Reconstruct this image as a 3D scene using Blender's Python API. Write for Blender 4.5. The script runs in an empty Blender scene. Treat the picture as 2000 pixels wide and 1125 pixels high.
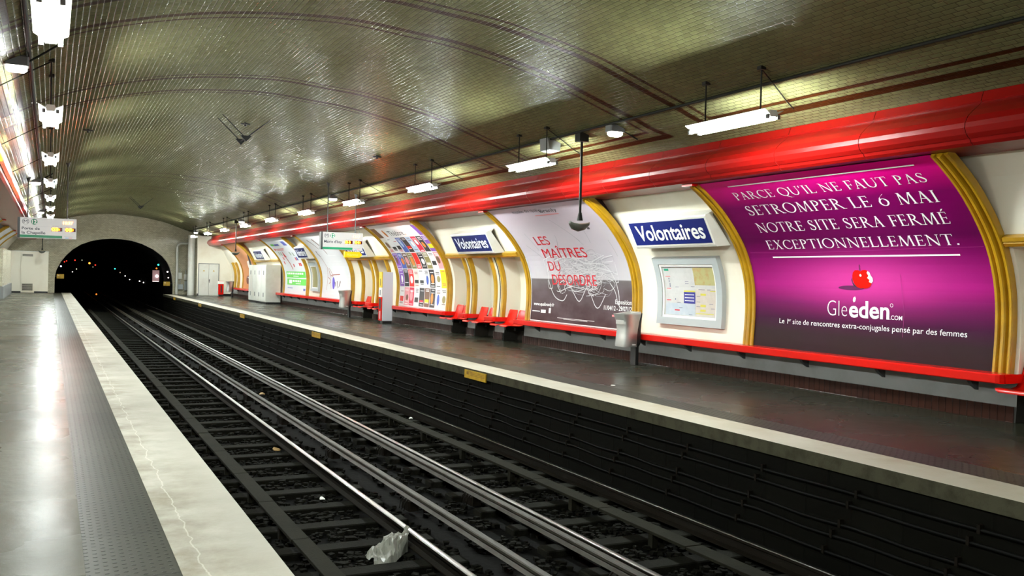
import bpy, math, random
import numpy as np
from mathutils import Vector, Matrix
random.seed(7)
rng = np.random.default_rng(7)
SC = bpy.context.scene
COL = SC.collection
ROW = {}

# ---------------------------------------------------------------- camera, world, exposure
F_PX, ROLL, EYE = 1850.0, math.radians(1.4), 1.65
def camera():
    c, s = math.cos(ROLL), math.sin(ROLL)
    xp, yp = 98 - 1000, 562.5 - 521            # where the track direction vanishes
    x, y = c*xp - s*yp, s*xp + c*yp
    pit = math.atan(-y/F_PX); yaw = math.atan(-x/F_PX*math.cos(pit))
    F = Vector((math.sin(yaw)*math.cos(pit), math.cos(yaw)*math.cos(pit), math.sin(pit)))
    Rt = Vector((math.cos(yaw), -math.sin(yaw), 0)); U = Rt.cross(F)
    R2, U2 = c*Rt + s*U, c*U - s*Rt
    cd = bpy.data.cameras.new('camera'); co = bpy.data.objects.new('camera', cd); COL.objects.link(co)
    m = Matrix((R2, U2, -F)).transposed().to_4x4(); m.translation = (0, 0, EYE)
    co.matrix_world = m
    cd.sensor_width = 36.0; cd.lens = F_PX/2000*36.0; cd.clip_end = 400; cd.clip_start = .05
    SC.camera = co
camera()
w = bpy.data.worlds.new('world'); SC.world = w; w.use_nodes = True
w.node_tree.nodes['Background'].inputs[0].default_value = (.01, .01, .01, 1)
w.node_tree.nodes['Background'].inputs[1].default_value = .15
SC.view_settings.view_transform = 'Standard'; SC.view_settings.look = 'None'
SC.view_settings.gamma = 1.0; SC.view_settings.use_curve_mapping = False
SC.view_settings.exposure = 0.0
TUBE = 640.0                                    # strength of the fluorescent tubes
TUBE_COL = (.92, 1.0, .97)

# ---------------------------------------------------------------- object helpers
def tag(o, label=None, cat=None, group=None, kind=None):
    if label: o['label'] = label
    if cat: o['category'] = cat
    if group: o['group'] = group
    if kind: o['kind'] = kind
    return o
def thing(name, loc, label, cat, group=None):
    o = bpy.data.objects.new(name, None); COL.objects.link(o)
    o.location = loc; o.empty_display_size = .1
    return tag(o, label, cat, group)
def origin(o):
    v = Vector((0, 0, 0))
    while o: v += Vector(o.location); o = o.parent
    return v
class MB:
    def __init__(s): s.v = []; s.f = []; s.m = []; s.uv = []; s.mi = 0; s.sm = []
    def add(s, vs, fs, uvs=None, smooth=False):
        b = len(s.v); s.v += [tuple(p) for p in vs]
        for f in fs:
            s.f.append([i + b for i in f]); s.m.append(s.mi); s.sm.append(smooth)
            s.uv.append([uvs[i] for i in f] if uvs else None)
        return s
    def quad(s, a, b, c, d, uv=None): return s.add([a, b, c, d], [(0, 1, 2, 3)], uv)
    def box(s, x0, x1, y0, y1, z0, z1):
        V = [(x, y, z) for x in (x0, x1) for y in (y0, y1) for z in (z0, z1)]
        return s.add(V, [(0, 1, 3, 2), (4, 6, 7, 5), (0, 4, 5, 1), (2, 3, 7, 6), (0, 2, 6, 4), (1, 5, 7, 3)])
    def bbox(s, x0, x1, y0, y1, z0, z1, r=.01):     # box with its vertical and top edges chamfered
        P = [(x0+r, y0), (x1-r, y0), (x1, y0+r), (x1, y1-r), (x1-r, y1), (x0+r, y1), (x0, y1-r), (x0, y0+r)]
        cx, cy = (x0+x1)/2, (y0+y1)/2
        def ins(p): return (p[0]-math.copysign(min(r, abs(p[0]-cx)), p[0]-cx), p[1]-math.copysign(min(r, abs(p[1]-cy)), p[1]-cy))
        L = [[(x, y, z0) for x, y in P], [(x, y, z1-r) for x, y in P], [(*ins(p), z1) for p in P]]
        return s.loft(L, cap=True, closed=True)
    def loft(s, loops, cap=False, closed=True, smooth=False, uv=None):
        n = len(loops[0]); V = [p for l in loops for p in l]; Fs = []
        for i in range(len(loops)-1):
            for j in range(n if closed else n-1):
                k = (j+1) % n; Fs.append((i*n+j, i*n+k, (i+1)*n+k, (i+1)*n+j))
        s.add(V, Fs, uv, smooth)
        if cap:
            s.add(loops[0], [tuple(range(n))[::-1]]); s.add(loops[-1], [tuple(range(n))])
        return s
    def prism(s, prof, y0, y1, closed=True, cap=True, smooth=False):    # profile in (x,z) along Y
        return s.loft([[(x, y0, z) for x, z in prof], [(x, y1, z) for x, z in prof]], cap=cap and closed, closed=closed, smooth=smooth)
    def tube(s, pts, r, n=8, cap=True):
        P = [Vector(p) for p in pts]; loops = []
        up = Vector((0, 0, 1))
        for i, p in enumerate(P):
            t = (P[min(i+1, len(P)-1)] - P[max(i-1, 0)]).normalized()
            a = t.cross(up if abs(t.z) < .95 else Vector((0, 1, 0))).normalized(); b = t.cross(a)
            rr = r[i] if isinstance(r, (list, tuple)) else r
            loops.append([tuple(p + a*math.cos(2*math.pi*k/n)*rr + b*math.sin(2*math.pi*k/n)*rr) for k in range(n)])
        return s.loft(loops, cap=cap, smooth=n > 4)
    def ball(s, c, r, n=8, sz=1.0):
        loops = []
        for i in range(n//2+1):
            a = math.pi*(i/(n//2)) ; rr = max(r*math.sin(a), 1e-4)
            loops.append([(c[0]+rr*math.cos(2*math.pi*k/n), c[1]+rr*math.sin(2*math.pi*k/n), c[2]-r*sz*math.cos(a)) for k in range(n)])
        return s.loft(loops, smooth=True)
    def build(s, name, mats, parent=None, org=None):
        me = bpy.data.meshes.new(name)
        o = bpy.data.objects.new(name, me); COL.objects.link(o)
        if parent is not None: base = origin(parent); o.parent = parent
        else:
            base = Vector(org) if org else Vector((0, 0, 0)); o.location = base
        V = [(x-base.x, y-base.y, z-base.z) for x, y, z in s.v]
        me.from_pydata(V, [], s.f)
        for m in (mats if isinstance(mats, (list, tuple)) else [mats]): me.materials.append(m)
        me.polygons.foreach_set('material_index', s.m)
        me.polygons.foreach_set('use_smooth', s.sm)
        if any(u is not None for u in s.uv):
            ul = me.uv_layers.new(name='UVMap'); d = []
            for f, u in zip(s.f, s.uv): d += [c for q in (u or [(0, 0)]*len(f)) for c in q]
            ul.data.foreach_set('uv', d)
        me.update()
        return o
def struct(mb, name, mats, org=None):
    return tag(mb.build(name, mats, None, org), kind='structure')
def copy_tree(o, parent=None):
    c = o.copy(); COL.objects.link(c); c.parent = parent
    for ch in list(o.children): copy_tree(ch, c)
    return c
ORD = ['first', 'second', 'third', 'fourth', 'fifth', 'sixth', 'seventh', 'eighth', 'ninth', 'tenth', 'eleventh', 'twelfth', 'thirteenth', 'fourteenth']

# ---------------------------------------------------------------- materials
MATS = {}
def N(nt, typ, **kw):
    n = nt.nodes.new(typ)
    for k, v in kw.items():
        if k.startswith('i_'): n.inputs[k[2:]].default_value = v
        else: setattr(n, k, v)
    return n
def mth(nt, op, a, b=None, c=None):
    n = nt.nodes.new('ShaderNodeMath'); n.operation = op
    for i, v in enumerate((a, b, c)):
        if v is None: continue
        if isinstance(v, (int, float)): n.inputs[i].default_value = v
        else: nt.links.new(v, n.inputs[i])
    return n.outputs[0]
def mixc(nt, fac, a, b):
    n = nt.nodes.new('ShaderNodeMix'); n.data_type = 'RGBA'
    for k, v in ((0, fac), (6, a), (7, b)):
        if isinstance(v, (int, float)): n.inputs[k].default_value = v
        elif isinstance(v, tuple): n.inputs[k].default_value = (*v[:3], 1)
        else: nt.links.new(v, n.inputs[k])
    return n.outputs[2]
def base(name):
    m = bpy.data.materials.new(name); m.use_nodes = True
    return m, m.node_tree, m.node_tree.nodes['Principled BSDF']
def mat(name, col, rough=.5, metal=0.0, spec=.5, emit=None, es=0.0, stain=None, ss=3.0, bump=0.0, bs=60.0, coat=0.0, st_lo=.45, st_hi=.7):
    if name in MATS: return MATS[name]
    m, nt, p = base(name)
    p.inputs['Base Color'].default_value = (*col, 1); p.inputs['Roughness'].default_value = rough
    p.inputs['Metallic'].default_value = metal; p.inputs['Specular IOR Level'].default_value = spec
    p.inputs['Coat Weight'].default_value = coat
    if emit: p.inputs['Emission Color'].default_value = (*emit, 1); p.inputs['Emission Strength'].default_value = es
    if stain or bump:
        tc = N(nt, 'ShaderNodeTexCoord')
        if stain:
            n = N(nt, 'ShaderNodeTexNoise', i_Scale=ss, i_Detail=5.0, i_Roughness=.6); nt.links.new(tc.outputs['Object'], n.inputs['Vector'])
            r = N(nt, 'ShaderNodeMapRange', clamp=True); r.inputs[1].default_value = st_lo; r.inputs[2].default_value = st_hi
            nt.links.new(n.outputs[0], r.inputs[0])
            nt.links.new(mixc(nt, r.outputs[0], col, stain), p.inputs['Base Color'])
        if bump:
            n = N(nt, 'ShaderNodeTexNoise', i_Scale=bs, i_Detail=3.0); nt.links.new(tc.outputs['Object'], n.inputs['Vector'])
            b = N(nt, 'ShaderNodeBump', i_Strength=bump, i_Distance=.01); nt.links.new(n.outputs[0], b.inputs['Height']); nt.links.new(b.outputs[0], p.inputs['Normal'])
    MATS[name] = m
    return m
def tile_mat(name, col, w=.15, h=.075, rough=.12, tilt=.05, bev=.011, edge=.09, bd=.004, spec=.5, face=.12, dirt=(.2, .18, .1), grout=(.10, .095, .065), dirtamt=.5):
    """Bevelled glazed tiles in running bond, laid out in metres on the UV map; every tile is set at a slightly different tilt."""
    m, nt, p = base(name); L = nt.links
    uv = N(nt, 'ShaderNodeUVMap', uv_map='UVMap'); sp = N(nt, 'ShaderNodeSeparateXYZ'); L.new(uv.outputs[0], sp.inputs[0])
    v = mth(nt, 'DIVIDE', sp.outputs[1], h); row = mth(nt, 'FLOOR', v); fv = mth(nt, 'FRACT', v)
    u = mth(nt, 'ADD', mth(nt, 'DIVIDE', sp.outputs[0], w), mth(nt, 'MULTIPLY', mth(nt, 'MODULO', row, 2.0), .5))
    colm = mth(nt, 'FLOOR', u); fu = mth(nt, 'FRACT', u)
    du = mth(nt, 'MULTIPLY', mth(nt, 'MINIMUM', fu, mth(nt, 'SUBTRACT', 1.0, fu)), w)
    dv = mth(nt, 'MULTIPLY', mth(nt, 'MINIMUM', fv, mth(nt, 'SUBTRACT', 1.0, fv)), h)
    d = mth(nt, 'MINIMUM', du, dv)
    r = N(nt, 'ShaderNodeMapRange', clamp=True, interpolation_type='SMOOTHSTEP'); r.inputs[1].default_value = .001; r.inputs[2].default_value = bev; L.new(d, r.inputs[0])
    g = N(nt, 'ShaderNodeMapRange', clamp=True); g.inputs[1].default_value = .0018; g.inputs[2].default_value = .0035; L.new(d, g.inputs[0])
    cb = N(nt, 'ShaderNodeCombineXYZ'); L.new(colm, cb.inputs[0]); L.new(row, cb.inputs[1])
    wn = N(nt, 'ShaderNodeTexWhiteNoise', noise_dimensions='2D'); L.new(cb.outputs[0], wn.inputs['Vector'])
    sub = N(nt, 'ShaderNodeVectorMath', operation='SUBTRACT'); L.new(wn.outputs['Color'], sub.inputs[0]); sub.inputs[1].default_value = (.5, .5, .5)
    scl = N(nt, 'ShaderNodeVectorMath', operation='SCALE'); L.new(sub.outputs[0], scl.inputs[0]); scl.inputs['Scale'].default_value = tilt
    geo = N(nt, 'ShaderNodeNewGeometry'); ad = N(nt, 'ShaderNodeVectorMath', operation='ADD'); L.new(geo.outputs['Normal'], ad.inputs[0]); L.new(scl.outputs[0], ad.inputs[1])
    nm = N(nt, 'ShaderNodeVectorMath', operation='NORMALIZE'); L.new(ad.outputs[0], nm.inputs[0])
    b = N(nt, 'ShaderNodeBump', i_Strength=1.0, i_Distance=bd); L.new(r.outputs[0], b.inputs['Height']); L.new(nm.outputs[0], b.inputs['Normal'])
    L.new(b.outputs[0], p.inputs['Normal'])
    no = N(nt, 'ShaderNodeTexNoise', i_Scale=.55, i_Detail=6.0, i_Roughness=.62); L.new(uv.outputs[0], no.inputs['Vector'])
    nr = N(nt, 'ShaderNodeMapRange', clamp=True); nr.inputs[1].default_value = .42; nr.inputs[2].default_value = .75; nr.inputs[4].default_value = dirtamt; L.new(no.outputs[0], nr.inputs[0])
    c1 = mixc(nt, nr.outputs[0], col, dirt)
    val = N(nt, 'ShaderNodeMapRange'); val.inputs[3].default_value = .86; val.inputs[4].default_value = 1.08; L.new(wn.outputs['Value'], val.inputs[0])
    hs = N(nt, 'ShaderNodeHueSaturation'); L.new(c1, hs.inputs['Color']); L.new(val.outputs[0], hs.inputs['Value'])
    L.new(mixc(nt, g.outputs[0], grout, hs.outputs[0]), p.inputs['Base Color'])
    rr = N(nt, 'ShaderNodeMapRange'); rr.inputs[3].default_value = edge; rr.inputs[4].default_value = rough; L.new(r.outputs[0], rr.inputs[0]); L.new(rr.outputs[0], p.inputs['Roughness'])
    sr = N(nt, 'ShaderNodeMapRange'); sr.inputs[3].default_value = spec; sr.inputs[4].default_value = face; L.new(r.outputs[0], sr.inputs[0]); L.new(sr.outputs[0], p.inputs['Specular IOR Level'])
    MATS[name] = m
    return m
def print_mat(name, stops, rough=.42, glow=None, noise=0.0, nz=(3, 3), nc=(1, 1, 1), wrinkle=.12):
    """A printed sheet: colours run over the sheet's own height (UV v), with an optional printed light spot."""
    m, nt, p = base(name); L = nt.links
    uv = N(nt, 'ShaderNodeUVMap', uv_map='UVMap'); sp = N(nt, 'ShaderNodeSeparateXYZ'); L.new(uv.outputs[0], sp.inputs[0])
    cr = N(nt, 'ShaderNodeValToRGB'); e = cr.color_ramp.elements
    while len(e) > 1: e.remove(e[-1])
    e[0].position = stops[0][0]; e[0].color = (*stops[0][1], 1)
    for q, c in stops[1:]: el = e.new(q); el.color = (*c, 1)
    L.new(sp.outputs[1], cr.inputs[0]); c = cr.outputs[0]
    if noise:
        mp = N(nt, 'ShaderNodeMapping'); mp.inputs['Scale'].default_value = (nz[0], nz[1], 1); L.new(uv.outputs[0], mp.inputs[0])
        n = N(nt, 'ShaderNodeTexNoise', i_Scale=1.0, i_Detail=5.0); L.new(mp.outputs[0], n.inputs['Vector'])
        r = N(nt, 'ShaderNodeMapRange', clamp=True); r.inputs[1].default_value = .4; r.inputs[2].default_value = .75; r.inputs[4].default_value = noise; L.new(n.outputs[0], r.inputs[0])
        c = mixc(nt, r.outputs[0], c, nc)
    if glow:
        cx, cy, rx, ry, gc, ga = glow
        a = mth(nt, 'POWER', mth(nt, 'DIVIDE', mth(nt, 'SUBTRACT', sp.outputs[0], cx), rx), 2.0)
        b = mth(nt, 'POWER', mth(nt, 'DIVIDE', mth(nt, 'SUBTRACT', sp.outputs[1], cy), ry), 2.0)
        k = mth(nt, 'MULTIPLY', mth(nt, 'POWER', 2.718, mth(nt, 'MULTIPLY', mth(nt, 'ADD', a, b), -1.0)), ga)
        c = mixc(nt, k, c, gc)
    L.new(c, p.inputs['Base Color']); p.inputs['Roughness'].default_value = rough; p.inputs['Specular IOR Level'].default_value = .09
    if wrinkle:
        tc = N(nt, 'ShaderNodeTexCoord'); n = N(nt, 'ShaderNodeTexNoise', i_Scale=2.2, i_Detail=4.0); L.new(tc.outputs['Object'], n.inputs['Vector'])
        b = N(nt, 'ShaderNodeBump', i_Strength=wrinkle, i_Distance=.03); L.new(n.outputs[0], b.inputs['Height']); L.new(b.outputs[0], p.inputs['Normal'])
    MATS[name] = m
    return m
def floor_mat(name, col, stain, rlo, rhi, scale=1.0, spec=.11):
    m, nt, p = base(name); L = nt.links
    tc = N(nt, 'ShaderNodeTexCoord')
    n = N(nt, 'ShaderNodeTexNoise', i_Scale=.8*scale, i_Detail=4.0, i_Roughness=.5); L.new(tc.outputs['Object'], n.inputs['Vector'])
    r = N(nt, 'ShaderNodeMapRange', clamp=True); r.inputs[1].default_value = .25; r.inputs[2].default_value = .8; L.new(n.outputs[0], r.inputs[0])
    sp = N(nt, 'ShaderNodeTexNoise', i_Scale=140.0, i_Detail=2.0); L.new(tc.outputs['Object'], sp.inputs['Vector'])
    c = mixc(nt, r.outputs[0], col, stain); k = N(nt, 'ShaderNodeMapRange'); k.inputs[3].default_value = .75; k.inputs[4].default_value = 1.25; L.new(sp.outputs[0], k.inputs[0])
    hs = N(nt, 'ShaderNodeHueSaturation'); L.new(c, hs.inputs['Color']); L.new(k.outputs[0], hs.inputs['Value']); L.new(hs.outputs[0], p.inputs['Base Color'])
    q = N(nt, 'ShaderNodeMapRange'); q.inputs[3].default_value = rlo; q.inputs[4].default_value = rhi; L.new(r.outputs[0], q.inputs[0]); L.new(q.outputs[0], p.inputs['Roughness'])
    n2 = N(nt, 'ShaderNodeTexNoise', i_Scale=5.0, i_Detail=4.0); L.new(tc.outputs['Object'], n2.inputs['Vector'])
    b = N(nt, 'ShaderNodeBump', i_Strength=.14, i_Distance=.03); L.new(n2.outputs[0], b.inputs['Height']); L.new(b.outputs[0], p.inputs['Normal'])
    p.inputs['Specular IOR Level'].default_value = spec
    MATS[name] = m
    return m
def tactile_mat(name, col):
    m, nt, p = base(name); L = nt.links
    uv = N(nt, 'ShaderNodeUVMap', uv_map='UVMap'); sp = N(nt, 'ShaderNodeSeparateXYZ'); L.new(uv.outputs[0], sp.inputs[0])
    u = mth(nt, 'DIVIDE', sp.outputs[0], .047); cu = mth(nt, 'FLOOR', u)
    v = mth(nt, 'ADD', mth(nt, 'DIVIDE', sp.outputs[1], .075), mth(nt, 'MULTIPLY', mth(nt, 'MODULO', cu, 2.0), .5))
    a = mth(nt, 'MULTIPLY', mth(nt, 'SUBTRACT', mth(nt, 'FRACT', u), .5), .047); b = mth(nt, 'MULTIPLY', mth(nt, 'SUBTRACT', mth(nt, 'FRACT', v), .5), .075)
    d = mth(nt, 'SQRT', mth(nt, 'ADD', mth(nt, 'MULTIPLY', a, a), mth(nt, 'MULTIPLY', b, b)))
    r = N(nt, 'ShaderNodeMapRange', clamp=True, interpolation_type='SMOOTHSTEP'); r.inputs[1].default_value = .014; r.inputs[2].default_value = .007; L.new(d, r.inputs[0])
    jy = mth(nt, 'FRACT', mth(nt, 'DIVIDE', sp.outputs[1], .9)); jd = mth(nt, 'MULTIPLY', mth(nt, 'MINIMUM', jy, mth(nt, 'SUBTRACT', 1.0, jy)), .9)
    j = N(nt, 'ShaderNodeMapRange', clamp=True); j.inputs[1].default_value = .004; j.inputs[2].default_value = .008; L.new(jd, j.inputs[0])
    wn = N(nt, 'ShaderNodeTexWhiteNoise', noise_dimensions='1D'); L.new(mth(nt, 'FLOOR', mth(nt, 'DIVIDE', sp.outputs[1], .9)), wn.inputs['W'])
    tv = N(nt, 'ShaderNodeMapRange'); tv.inputs[3].default_value = .75; tv.inputs[4].default_value = 1.2; L.new(wn.outputs['Value'], tv.inputs[0])
    c = mixc(nt, r.outputs[0], col, tuple(x*.25 for x in col)); hs = N(nt, 'ShaderNodeHueSaturation'); L.new(c, hs.inputs['Color']); L.new(tv.outputs[0], hs.inputs['Value'])
    L.new(mixc(nt, j.outputs[0], (.01, .01, .008), hs.outputs[0]), p.inputs['Base Color'])
    p.inputs['Roughness'].default_value = .38; p.inputs['Specular IOR Level'].default_value = .07
    bp = N(nt, 'ShaderNodeBump', i_Strength=1.0, i_Distance=.006); L.new(r.outputs[0], bp.inputs['Height']); L.new(bp.outputs[0], p.inputs['Normal'])
    MATS[name] = m
    return m
def edge_mat(name, col, stain, crack=None, inner=.67, out=1):
    m, nt, p = base(name); L = nt.links
    uv = N(nt, 'ShaderNodeUVMap', uv_map='UVMap'); sp = N(nt, 'ShaderNodeSeparateXYZ'); L.new(uv.outputs[0], sp.inputs[0])
    n = N(nt, 'ShaderNodeTexNoise', i_Scale=1.6, i_Detail=7.0, i_Roughness=.65); L.new(uv.outputs[0], n.inputs['Vector'])
    r = N(nt, 'ShaderNodeMapRange', clamp=True); r.inputs[1].default_value = .36; r.inputs[2].default_value = .68; L.new(n.outputs[0], r.inputs[0])
    g = N(nt, 'ShaderNodeMapRange', clamp=True); g.inputs[1].default_value = inner + .55*out; g.inputs[2].default_value = inner + .1*out; g.inputs[3].default_value = .15; g.inputs[4].default_value = 1.0; L.new(sp.outputs[0], g.inputs[0])
    k = mth(nt, 'MULTIPLY', r.outputs[0], g.outputs[0])
    c = mixc(nt, k, col, stain)
    if crack is not None:
        n2 = N(nt, 'ShaderNodeTexNoise', noise_dimensions='1D', i_Scale=3.0, i_Detail=6.0); L.new(sp.outputs[1], n2.inputs['W'])
        dx = mth(nt, 'ABSOLUTE', mth(nt, 'SUBTRACT', sp.outputs[0], mth(nt, 'ADD', mth(nt, 'MULTIPLY', mth(nt, 'SUBTRACT', n2.outputs[0], .5), .09), crack)))
        q = N(nt, 'ShaderNodeMapRange', clamp=True); q.inputs[1].default_value = .007; q.inputs[2].default_value = .002; L.new(dx, q.inputs[0])
        c = mixc(nt, mth(nt, 'MULTIPLY', q.outputs[0], .28), c, (.8, .78, .7))
    L.new(c, p.inputs['Base Color']); p.inputs['Roughness'].default_value = .6
    b = N(nt, 'ShaderNodeBump', i_Strength=.25, i_Distance=.01); n3 = N(nt, 'ShaderNodeTexNoise', i_Scale=30.0, i_Detail=5.0); L.new(uv.outputs[0], n3.inputs['Vector']); L.new(n3.outputs[0], b.inputs['Height']); L.new(b.outputs[0], p.inputs['Normal'])
    MATS[name] = m
    return m

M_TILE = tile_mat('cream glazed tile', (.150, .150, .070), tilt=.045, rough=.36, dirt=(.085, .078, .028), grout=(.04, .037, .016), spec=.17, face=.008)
M_TILE_B = tile_mat('brown glazed tile', (0.0413, 0.0132, 0.0028), dirt=(0.0165, 0.0077, 0.0033), grout=(0.0066, 0.0050, 0.0033), tilt=.03, rough=.4, edge=.4, spec=.04, face=.03)
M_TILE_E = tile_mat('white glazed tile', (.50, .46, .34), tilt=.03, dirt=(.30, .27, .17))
M_PLINTH = tile_mat('dark brown plinth tile', (0.0252, 0.0084, 0.0050), w=.11, h=.21, dirt=(0.0126, 0.0050, 0.0042), grout=(0.0063, 0.0042, 0.0034), tilt=.02, spec=.1, face=.08, rough=.3)
M_CREAM = mat('cream enamel panel', (.74, .70, .58), .3, stain=(.64, .56, .42), ss=.7, st_lo=.5, st_hi=.8)
M_GREY = mat('grey painted plaster', (.20, .205, .20), .6, stain=(.15, .15, .14), ss=1.2)
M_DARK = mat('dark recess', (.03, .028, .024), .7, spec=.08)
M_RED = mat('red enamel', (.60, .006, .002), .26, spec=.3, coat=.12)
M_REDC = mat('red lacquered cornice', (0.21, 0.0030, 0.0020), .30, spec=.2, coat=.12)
M_SEAT = mat('red moulded plastic', (.60, .006, .002), .22, spec=.4, coat=.1)
M_GOLD = mat('ochre gold moulding', (.44, .245, .008), .3, stain=(.32, .165, .006), ss=2.0, coat=.25)
M_WHITE = mat('white paint', (.80, .79, .74), .35)
M_WHITE2 = mat('off white painted metal', (.66, .66, .60), .35, stain=(.55, .53, .46), ss=1.0)
M_STEEL = mat('brushed steel', (.60, .60, .57), .38, metal=.75)
M_IRON = mat('dark grey iron', (.013, .0135, .010), .6, spec=.2)
M_LGREY = mat('light grey painted metal', (.36, .39, .39), .35)
M_POST = mat('grey powder coat', (.55, .56, .60), .4)
M_BLACK = mat('black metal', (.012, .012, .012), .4)
M_BLUE = mat('station sign blue enamel', (.008, .014, .12), .25)
M_INK_W = mat('white lettering', (.74, .74, .72), .5, spec=.2)
M_INK_K = mat('black lettering', (.02, .02, .025), .5)
M_INK_R = mat('red lettering', (.60, .008, .02), .4)
M_INK_G = mat('grey print', (.35, .35, .37), .5)
M_INK_LG = mat('pale grey print', (.62, .62, .63), .5)
M_GREEN = mat('dark green enamel', (.0, .17, .07), .35)
M_TUBE = mat('fluorescent tube', (1, 1, 1), .5, emit=TUBE_COL, es=TUBE)
M_HOOD = mat('white lamp reflector', (.85, .85, .82), .3)
M_HOODT = mat('lamp end fitting', (.16, .17, .17), .5)
M_FLOOD = mat('emergency lamp glass', (1, 1, 1), .4, emit=(1, .97, .85), es=9.0)
M_LED = mat('amber display digits', (1, .3, 0), .5, emit=(1, .13, .001), es=220.0)
M_LEDR = mat('red display dots', (.3, .0, 0), .5, emit=(1, .05, .0), es=30.0)
M_LEDK = mat('display window', (.05, .0, .0), .2)
M_YEL = mat('yellow enamel', (.75, .50, .01), .4)
M_YPLATE = mat('yellow warning plate', (.55, .33, .01), .45, stain=(.35, .2, .01), ss=6.0)
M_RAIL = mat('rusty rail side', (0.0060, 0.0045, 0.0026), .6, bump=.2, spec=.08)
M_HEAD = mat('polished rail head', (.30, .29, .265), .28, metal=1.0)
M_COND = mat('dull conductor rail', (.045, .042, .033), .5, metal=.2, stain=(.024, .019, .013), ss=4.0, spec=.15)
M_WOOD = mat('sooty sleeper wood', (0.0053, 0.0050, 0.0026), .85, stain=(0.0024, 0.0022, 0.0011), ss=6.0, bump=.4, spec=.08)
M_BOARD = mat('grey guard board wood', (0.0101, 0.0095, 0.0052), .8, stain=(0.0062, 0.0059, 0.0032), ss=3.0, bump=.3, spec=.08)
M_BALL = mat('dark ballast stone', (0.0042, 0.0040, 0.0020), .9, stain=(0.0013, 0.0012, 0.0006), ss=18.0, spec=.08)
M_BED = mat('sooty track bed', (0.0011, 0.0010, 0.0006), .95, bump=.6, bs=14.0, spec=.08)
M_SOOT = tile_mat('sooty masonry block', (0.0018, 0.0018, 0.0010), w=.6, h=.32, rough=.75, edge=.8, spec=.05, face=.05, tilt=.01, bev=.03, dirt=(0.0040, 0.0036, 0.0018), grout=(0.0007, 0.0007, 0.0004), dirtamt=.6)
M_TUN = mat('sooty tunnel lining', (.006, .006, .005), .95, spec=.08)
M_CABLE = mat('black cable sheath', (0.0035, 0.0035, 0.0030), .55, spec=.08)
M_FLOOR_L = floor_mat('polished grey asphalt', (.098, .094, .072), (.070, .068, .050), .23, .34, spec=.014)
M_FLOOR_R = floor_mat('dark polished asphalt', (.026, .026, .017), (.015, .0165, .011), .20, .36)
M_TACT = tactile_mat('studded warning paving', (0.0375, 0.0375, 0.0285))
M_EDGE_L = edge_mat('worn white platform edge', (.41, .39, .325), (.155, .125, .070), .80)
M_EDGE_R = edge_mat('cream platform edge', (.43, .405, .32), (.33, .28, .19), None, 7.35, -1)
M_CONC = mat('grey coping concrete', (0.0576, 0.0552, 0.0347), .8, stain=(0.0288, 0.0269, 0.0172), ss=5.0, bump=.3, spec=.08)
M_BAG = mat('crumpled clear plastic', (.24, .24, .20), .3)
M_BAG.node_tree.nodes['Principled BSDF'].inputs['Alpha'].default_value = .8

# ---------------------------------------------------------------- lettering
CAPH = {}
_cache = {}
def glyphs(txt, off=0.0):
    key = (txt, off)
    if key in _cache: return _cache[key]
    cu = bpy.data.curves.new('t', 'FONT'); cu.body = txt; cu.size = 1.0; cu.resolution_u = 4; cu.offset = off; cu.fill_mode = 'FRONT'
    ob = bpy.data.objects.new('t', cu); COL.objects.link(ob)
    dg = bpy.context.evaluated_depsgraph_get(); me = bpy.data.meshes.new_from_object(ob.evaluated_get(dg))
    V = [(v.co.x, v.co.y) for v in me.vertices]; Fs = [tuple(p.vertices) for p in me.polygons]
    bpy.data.objects.remove(ob); bpy.data.curves.remove(cu); bpy.data.meshes.remove(me)
    _cache[key] = (V, Fs)
    return V, Fs
CAP = None
def text(mb, txt, mapf, u0, u1, v0, v1, off=0.0, serif=False):
    """Write txt from u0 to u1 (left to right), baseline v0, capital height up to v1, on the surface mapf(u, v)."""
    global CAP
    if serif: V, Fs = serif_text(txt); cap = 1.0
    else:
        V, Fs = glyphs(txt, off)
        if CAP is None: CAP = max(p[1] for p in glyphs('H')[0])
        cap = CAP
    if not V: return
    x0 = min(p[0] for p in V); x1 = max(p[0] for p in V)
    mb.add([mapf(u0 + (p[0]-x0)/(x1-x0)*(u1-u0), v0 + p[1]/cap*(v1-v0)) for p in V], Fs)
TK, TN = .125, .045
def _q(p, q, w0, w1=None, horiz=True):
    w1 = w0 if w1 is None else w1
    return [(p[0]-w0/2, p[1]), (p[0]+w0/2, p[1]), (q[0]+w1/2, q[1]), (q[0]-w1/2, q[1])]
def _bar(x0, x1, y, h=.045): return [(x0, y), (x1, y), (x1, y+h), (x0, y+h)]
def _arc(cx, cy, rx, ry, a0, a1, n=16, t=TK, tn=TN):
    P = []
    for i in range(n):
        A, B = [math.radians(a0+(a1-a0)*k/n) for k in (i, i+1)]
        def pt(a, o):
            wd = (tn + (t-tn)*abs(math.cos(a)))*o
            return (cx+(rx-wd)*math.cos(a), cy+(ry-wd)*math.sin(a))
        P.append([pt(A, 0), pt(B, 0), pt(B, 1), pt(A, 1)])
    return P
def _serif(x, y, top=False, wd=.3):
    return [(x-wd/2, y), (x+wd/2, y), (x+.085, y+.05), (x-.085, y+.05)] if not top else [(x-wd/2, y), (x-.085, y-.05), (x+.085, y-.05), (x+wd/2, y)]
def _stem(x): return [_q((x, 0), (x, 1), TK), _serif(x, 0), _serif(x, 1, True)]
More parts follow.
